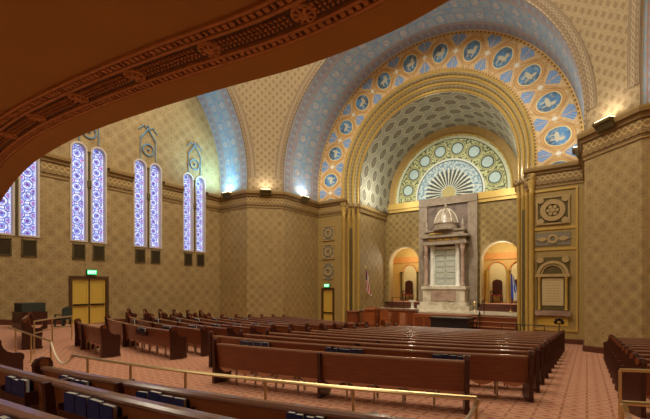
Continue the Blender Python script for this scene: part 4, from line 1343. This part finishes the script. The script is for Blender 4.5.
P_(b, 'inscription_lines', 'plaque_l', t)
b = MB(); b.box(XP - .88, XP + .88, YA - .22, YA, -1.62, -1.35)
for sx in (-1, 1): disc(b, XP + sx * .72, -1.5, 0, .17, YA - .05, YA - .26, 14)
P_(b, 'sill', 'marble_r', t)
for sx in (-1, 1): b = MB(); disc(b, XP + sx * .62, 1.55, 0, .18, YA - .07, YA - .13, 14); P_(b, 'corner_roundel', 'plaque_l', t)
b = MB(); b.box(XP - .75, XP + .75, YA - .04, YA, -2.2, -1.72); tag(b.build('wall_panel', M['yellow']), 'plain yellow rectangular panel low on the wall under the memorial tablet', 'panel')
# left wall plaques
XQ = -17.15
for zc_, kind, lab in ((4.35, 0, 'square grey mosaic plaque, topmost of three left of the apse'), (2.85, 1, 'square grey mosaic plaque with a ring, middle of three left of the apse'), (1.25, 2, 'oval grey mosaic plaque, lowest of three above the narrow yellow door')):
    t = thing('mosaic_plaque', (XQ, YA, zc_), lab, 'plaque', 'mosaic plaques left of the apse')
    b = MB()
    if kind < 2: b.box(XQ - .55, XQ + .55, YA - .05, YA, zc_ - .55, zc_ + .55)
    else:
        A = [(XQ + .5 * math.cos(2 * PI * k / 24), YA - .05, zc_ + .7 * math.sin(2 * PI * k / 24)) for k in range(24)]; b.face(A); b.strip(A + [A[0]], [(p[0], YA, p[2]) for p in A + [A[0]]])
    P_(b, 'backing', 'plaque', t)
    b = MB()
    if kind < 2: frame_rect(b, XQ - .6, XQ + .6, zc_ - .6, zc_ + .6, .07, YA, YA - .09)
    disc(b, XQ, zc_, .2, .34, YA - .05, YA - .1, 20)
    for sx in (-1, 1):
        for sz in (-1, 1): disc(b, XQ + sx * .4, zc_ + sz * (.4 if kind < 2 else .5), 0, .1, YA - .05, YA - .1, 10)
    P_(b, 'inlay', 'plaque_l', t)

# ---- cornice uplights on corbels
def uplight(o, en, label, power, color=(1, .86, .66), spot=True):
    t = thing('cornice_uplight', o, label, 'lamp', 'uplights on the cornice'); O = Vector(o); en = Vector(en).normalized(); ex = Vector((-en.y, en.x, 0)); ez = Vector((0, 0, 1))
    b = MB()
    pr = [(0, -.4), (.2, -.36), (.3, -.15), (.42, -.1), (.42, 0), (0, 0)]
    b.prism(pr, O, en, ez, ex, .8); P_(b, 'corbel', 'bronze', t)
    b = MB(); b.frame_box(O, ex, en, ez, (-.35, .08, .0), (.35, .36, .05)); P_(b, 'lamp_glass', 'lampglass', t)
    ld = bpy.data.lights.new('uplight', 'AREA'); ld.shape = 'RECTANGLE'; ld.size = .7; ld.size_y = .3; ld.energy = power; ld.color = color
    lo = bpy.data.objects.new('uplight', ld); COL.objects.link(lo); lo.location = O + en * .24 + ez * .1
    d = Vector((en.x * .25, en.y * .25, 1)).normalized()
    lo.rotation_euler = (-d).to_track_quat('Z', 'Y').to_euler() if False else d.to_track_quat('-Z', 'Y').to_euler()
mid = lambda p, q: ((p[0] + q[0]) / 2, (p[1] + q[1]) / 2)
UP = 34
zu = 6.97
for PR_, sx, side in ((PIER_L, 1, 'left'), (PIER_R, -1, 'right')):
    A, B_, C, D = PR_
    for (p, q, nrm, nm) in ((A, B_, (0, -1), 'outer side'), (B_, C, (sx * .7, -.7), 'front corner'), (C, D, (sx, 0), 'inner side')):
        m_ = mid(p, q); n_ = Vector((nrm[0], nrm[1], 0)).normalized()
        cy = nm == 'outer side' and side == 'left'; col = (.34, .8, 1.0) if cy else (.95, .95, .95) if nm != 'front corner' else (1, .92, .8)
        if cy: m_ = (p[0] * .62 + q[0] * .38, p[1] * .62 + q[1] * .38)
        uplight((m_[0] + n_.x * .1, m_[1] + n_.y * .1, zu), n_, 'bracket uplight on the cornice of the %s pier, %s' % (side, nm), UP * (2.6 if cy else 1.3 if nm != 'front corner' else .7), col)

sd = bpy.data.lights.new('lunette_fill_spot', 'SPOT'); sd.energy = 1000; sd.color = (.3, .74, 1.0); sd.spot_size = math.radians(110); sd.spot_blend = 1; sd.shadow_soft_size = .15  # cyan spot added without a fixture, widens the glow on the lunette
so = bpy.data.objects.new('lunette_fill_spot', sd); COL.objects.link(so); so.location = (PIER_L[0][0] + 1.9, PIER_L[0][1] - .35, 7.15)
so.rotation_euler = (Vector((XL, 16.0, 10.6)) - so.location).to_track_quat('-Z', 'Y').to_euler()
# ---- dark things by the left wall
t = thing('organ_console', (-21.2, 6.3, zf(-21.2, 6.3)), 'dark boxy console cabinet by the left wall behind the rear left pews', 'cabinet')
zz = zf(-21.2, 6.3)
b = MB(); b.box(-21.9, -20.7, 5.9, 6.9, zz, zz + .8); P_(b, 'body', 'wood_dark', t)
b = MB(); b.box(-21.8, -20.8, 5.95, 6.85, zz + .8, zz + 1.2); P_(b, 'upper_case', 'upholstery', t)
t = chair((-21.7, 7.9, zf(-21.7, 7.9)), 'dark upholstered chair with metal legs beside the yellow double doors', .95, 'upholstery', 'upholstery', rz=-1.2)

# ================================================================== LIGHTS
def light(kind, name, loc, energy, color, **kw):
    d = bpy.data.lights.new(name, kind); d.energy = energy; d.color = color
    for k, v in kw.items():
        if k != 'target': setattr(d, k, v)
    o = bpy.data.objects.new(name, d); COL.objects.link(o); o.location = loc
    if 'target' in kw:
        o.rotation_euler = (Vector(kw['target']) - Vector(loc)).to_track_quat('-Z', 'Y').to_euler()
    return o
WARM = (1, .96, .86)
# ring of unseen fill lights added inside the dome
for k in range(8):
    a = 2 * PI * (k + .5) / 8
    light('POINT', 'dome_fill', (XC + 6.0 * math.cos(a), YC + 6.0 * math.sin(a), ZC + HT + 4.2), 1150, WARM, shadow_soft_size=.6)
# apse lamps behind the arch mouldings
for sx in (-1, 1):
    light('POINT', 'apse_lamp', (XC + sx * 4.1, YA + 1.9, 7.6), 190, (1, .95, .82), shadow_soft_size=.25)
    light('POINT', 'chamber_lamp', (XC + sx * OPX, YB + 1.5, 2.7), 120, (1, .93, .72), shadow_soft_size=.2)
light('SPOT', 'ark_fill_spot', (XC, YC + HALF + .6, 15.6), 5200, (1, .93, .8), spot_size=math.radians(30), spot_blend=.5, target=(XC, YB, 1), shadow_soft_size=.3)  # unseen spot added to brighten the ark and back wall
light('AREA', 'balcony_fill', (-8, -2.5, ZBAL - .1), 110, (1, .9, .7), shape='DISK', size=1.0, target=(-8, -2.5, -3))  # two unseen fill lights added under the balcony
light('AREA', 'balcony_fill', (-2, -2.5, ZBAL - .1), 110, (1, .9, .7), shape='DISK', size=1.0, target=(-2, -2.5, -3))

light('SPOT', 'tympanum_fill_spot', (XC, YC + HALF + .6, 15.2), 900, (1, .97, .88), spot_size=math.radians(36), spot_blend=.6, target=(XC, YB, 9.2), shadow_soft_size=.3)  # second unseen spot, added to brighten the tympanum
w = bpy.data.worlds.new('world'); S.world = w; w.use_nodes = True
w.node_tree.nodes['Background'].inputs[0].default_value = (.5, .45, .4, 1); w.node_tree.nodes['Background'].inputs[1].default_value = .05

# lift everything so that the floor before the ark is near zero
for o in list(COL.objects):
    if o.parent is None and o is not cam: o.location.z += LIFT
S.view_settings.view_transform = 'Standard'; S.view_settings.look = 'None'; S.view_settings.gamma = 1.0
S.view_settings.exposure = 0.06; S.view_settings.use_curve_mapping = False
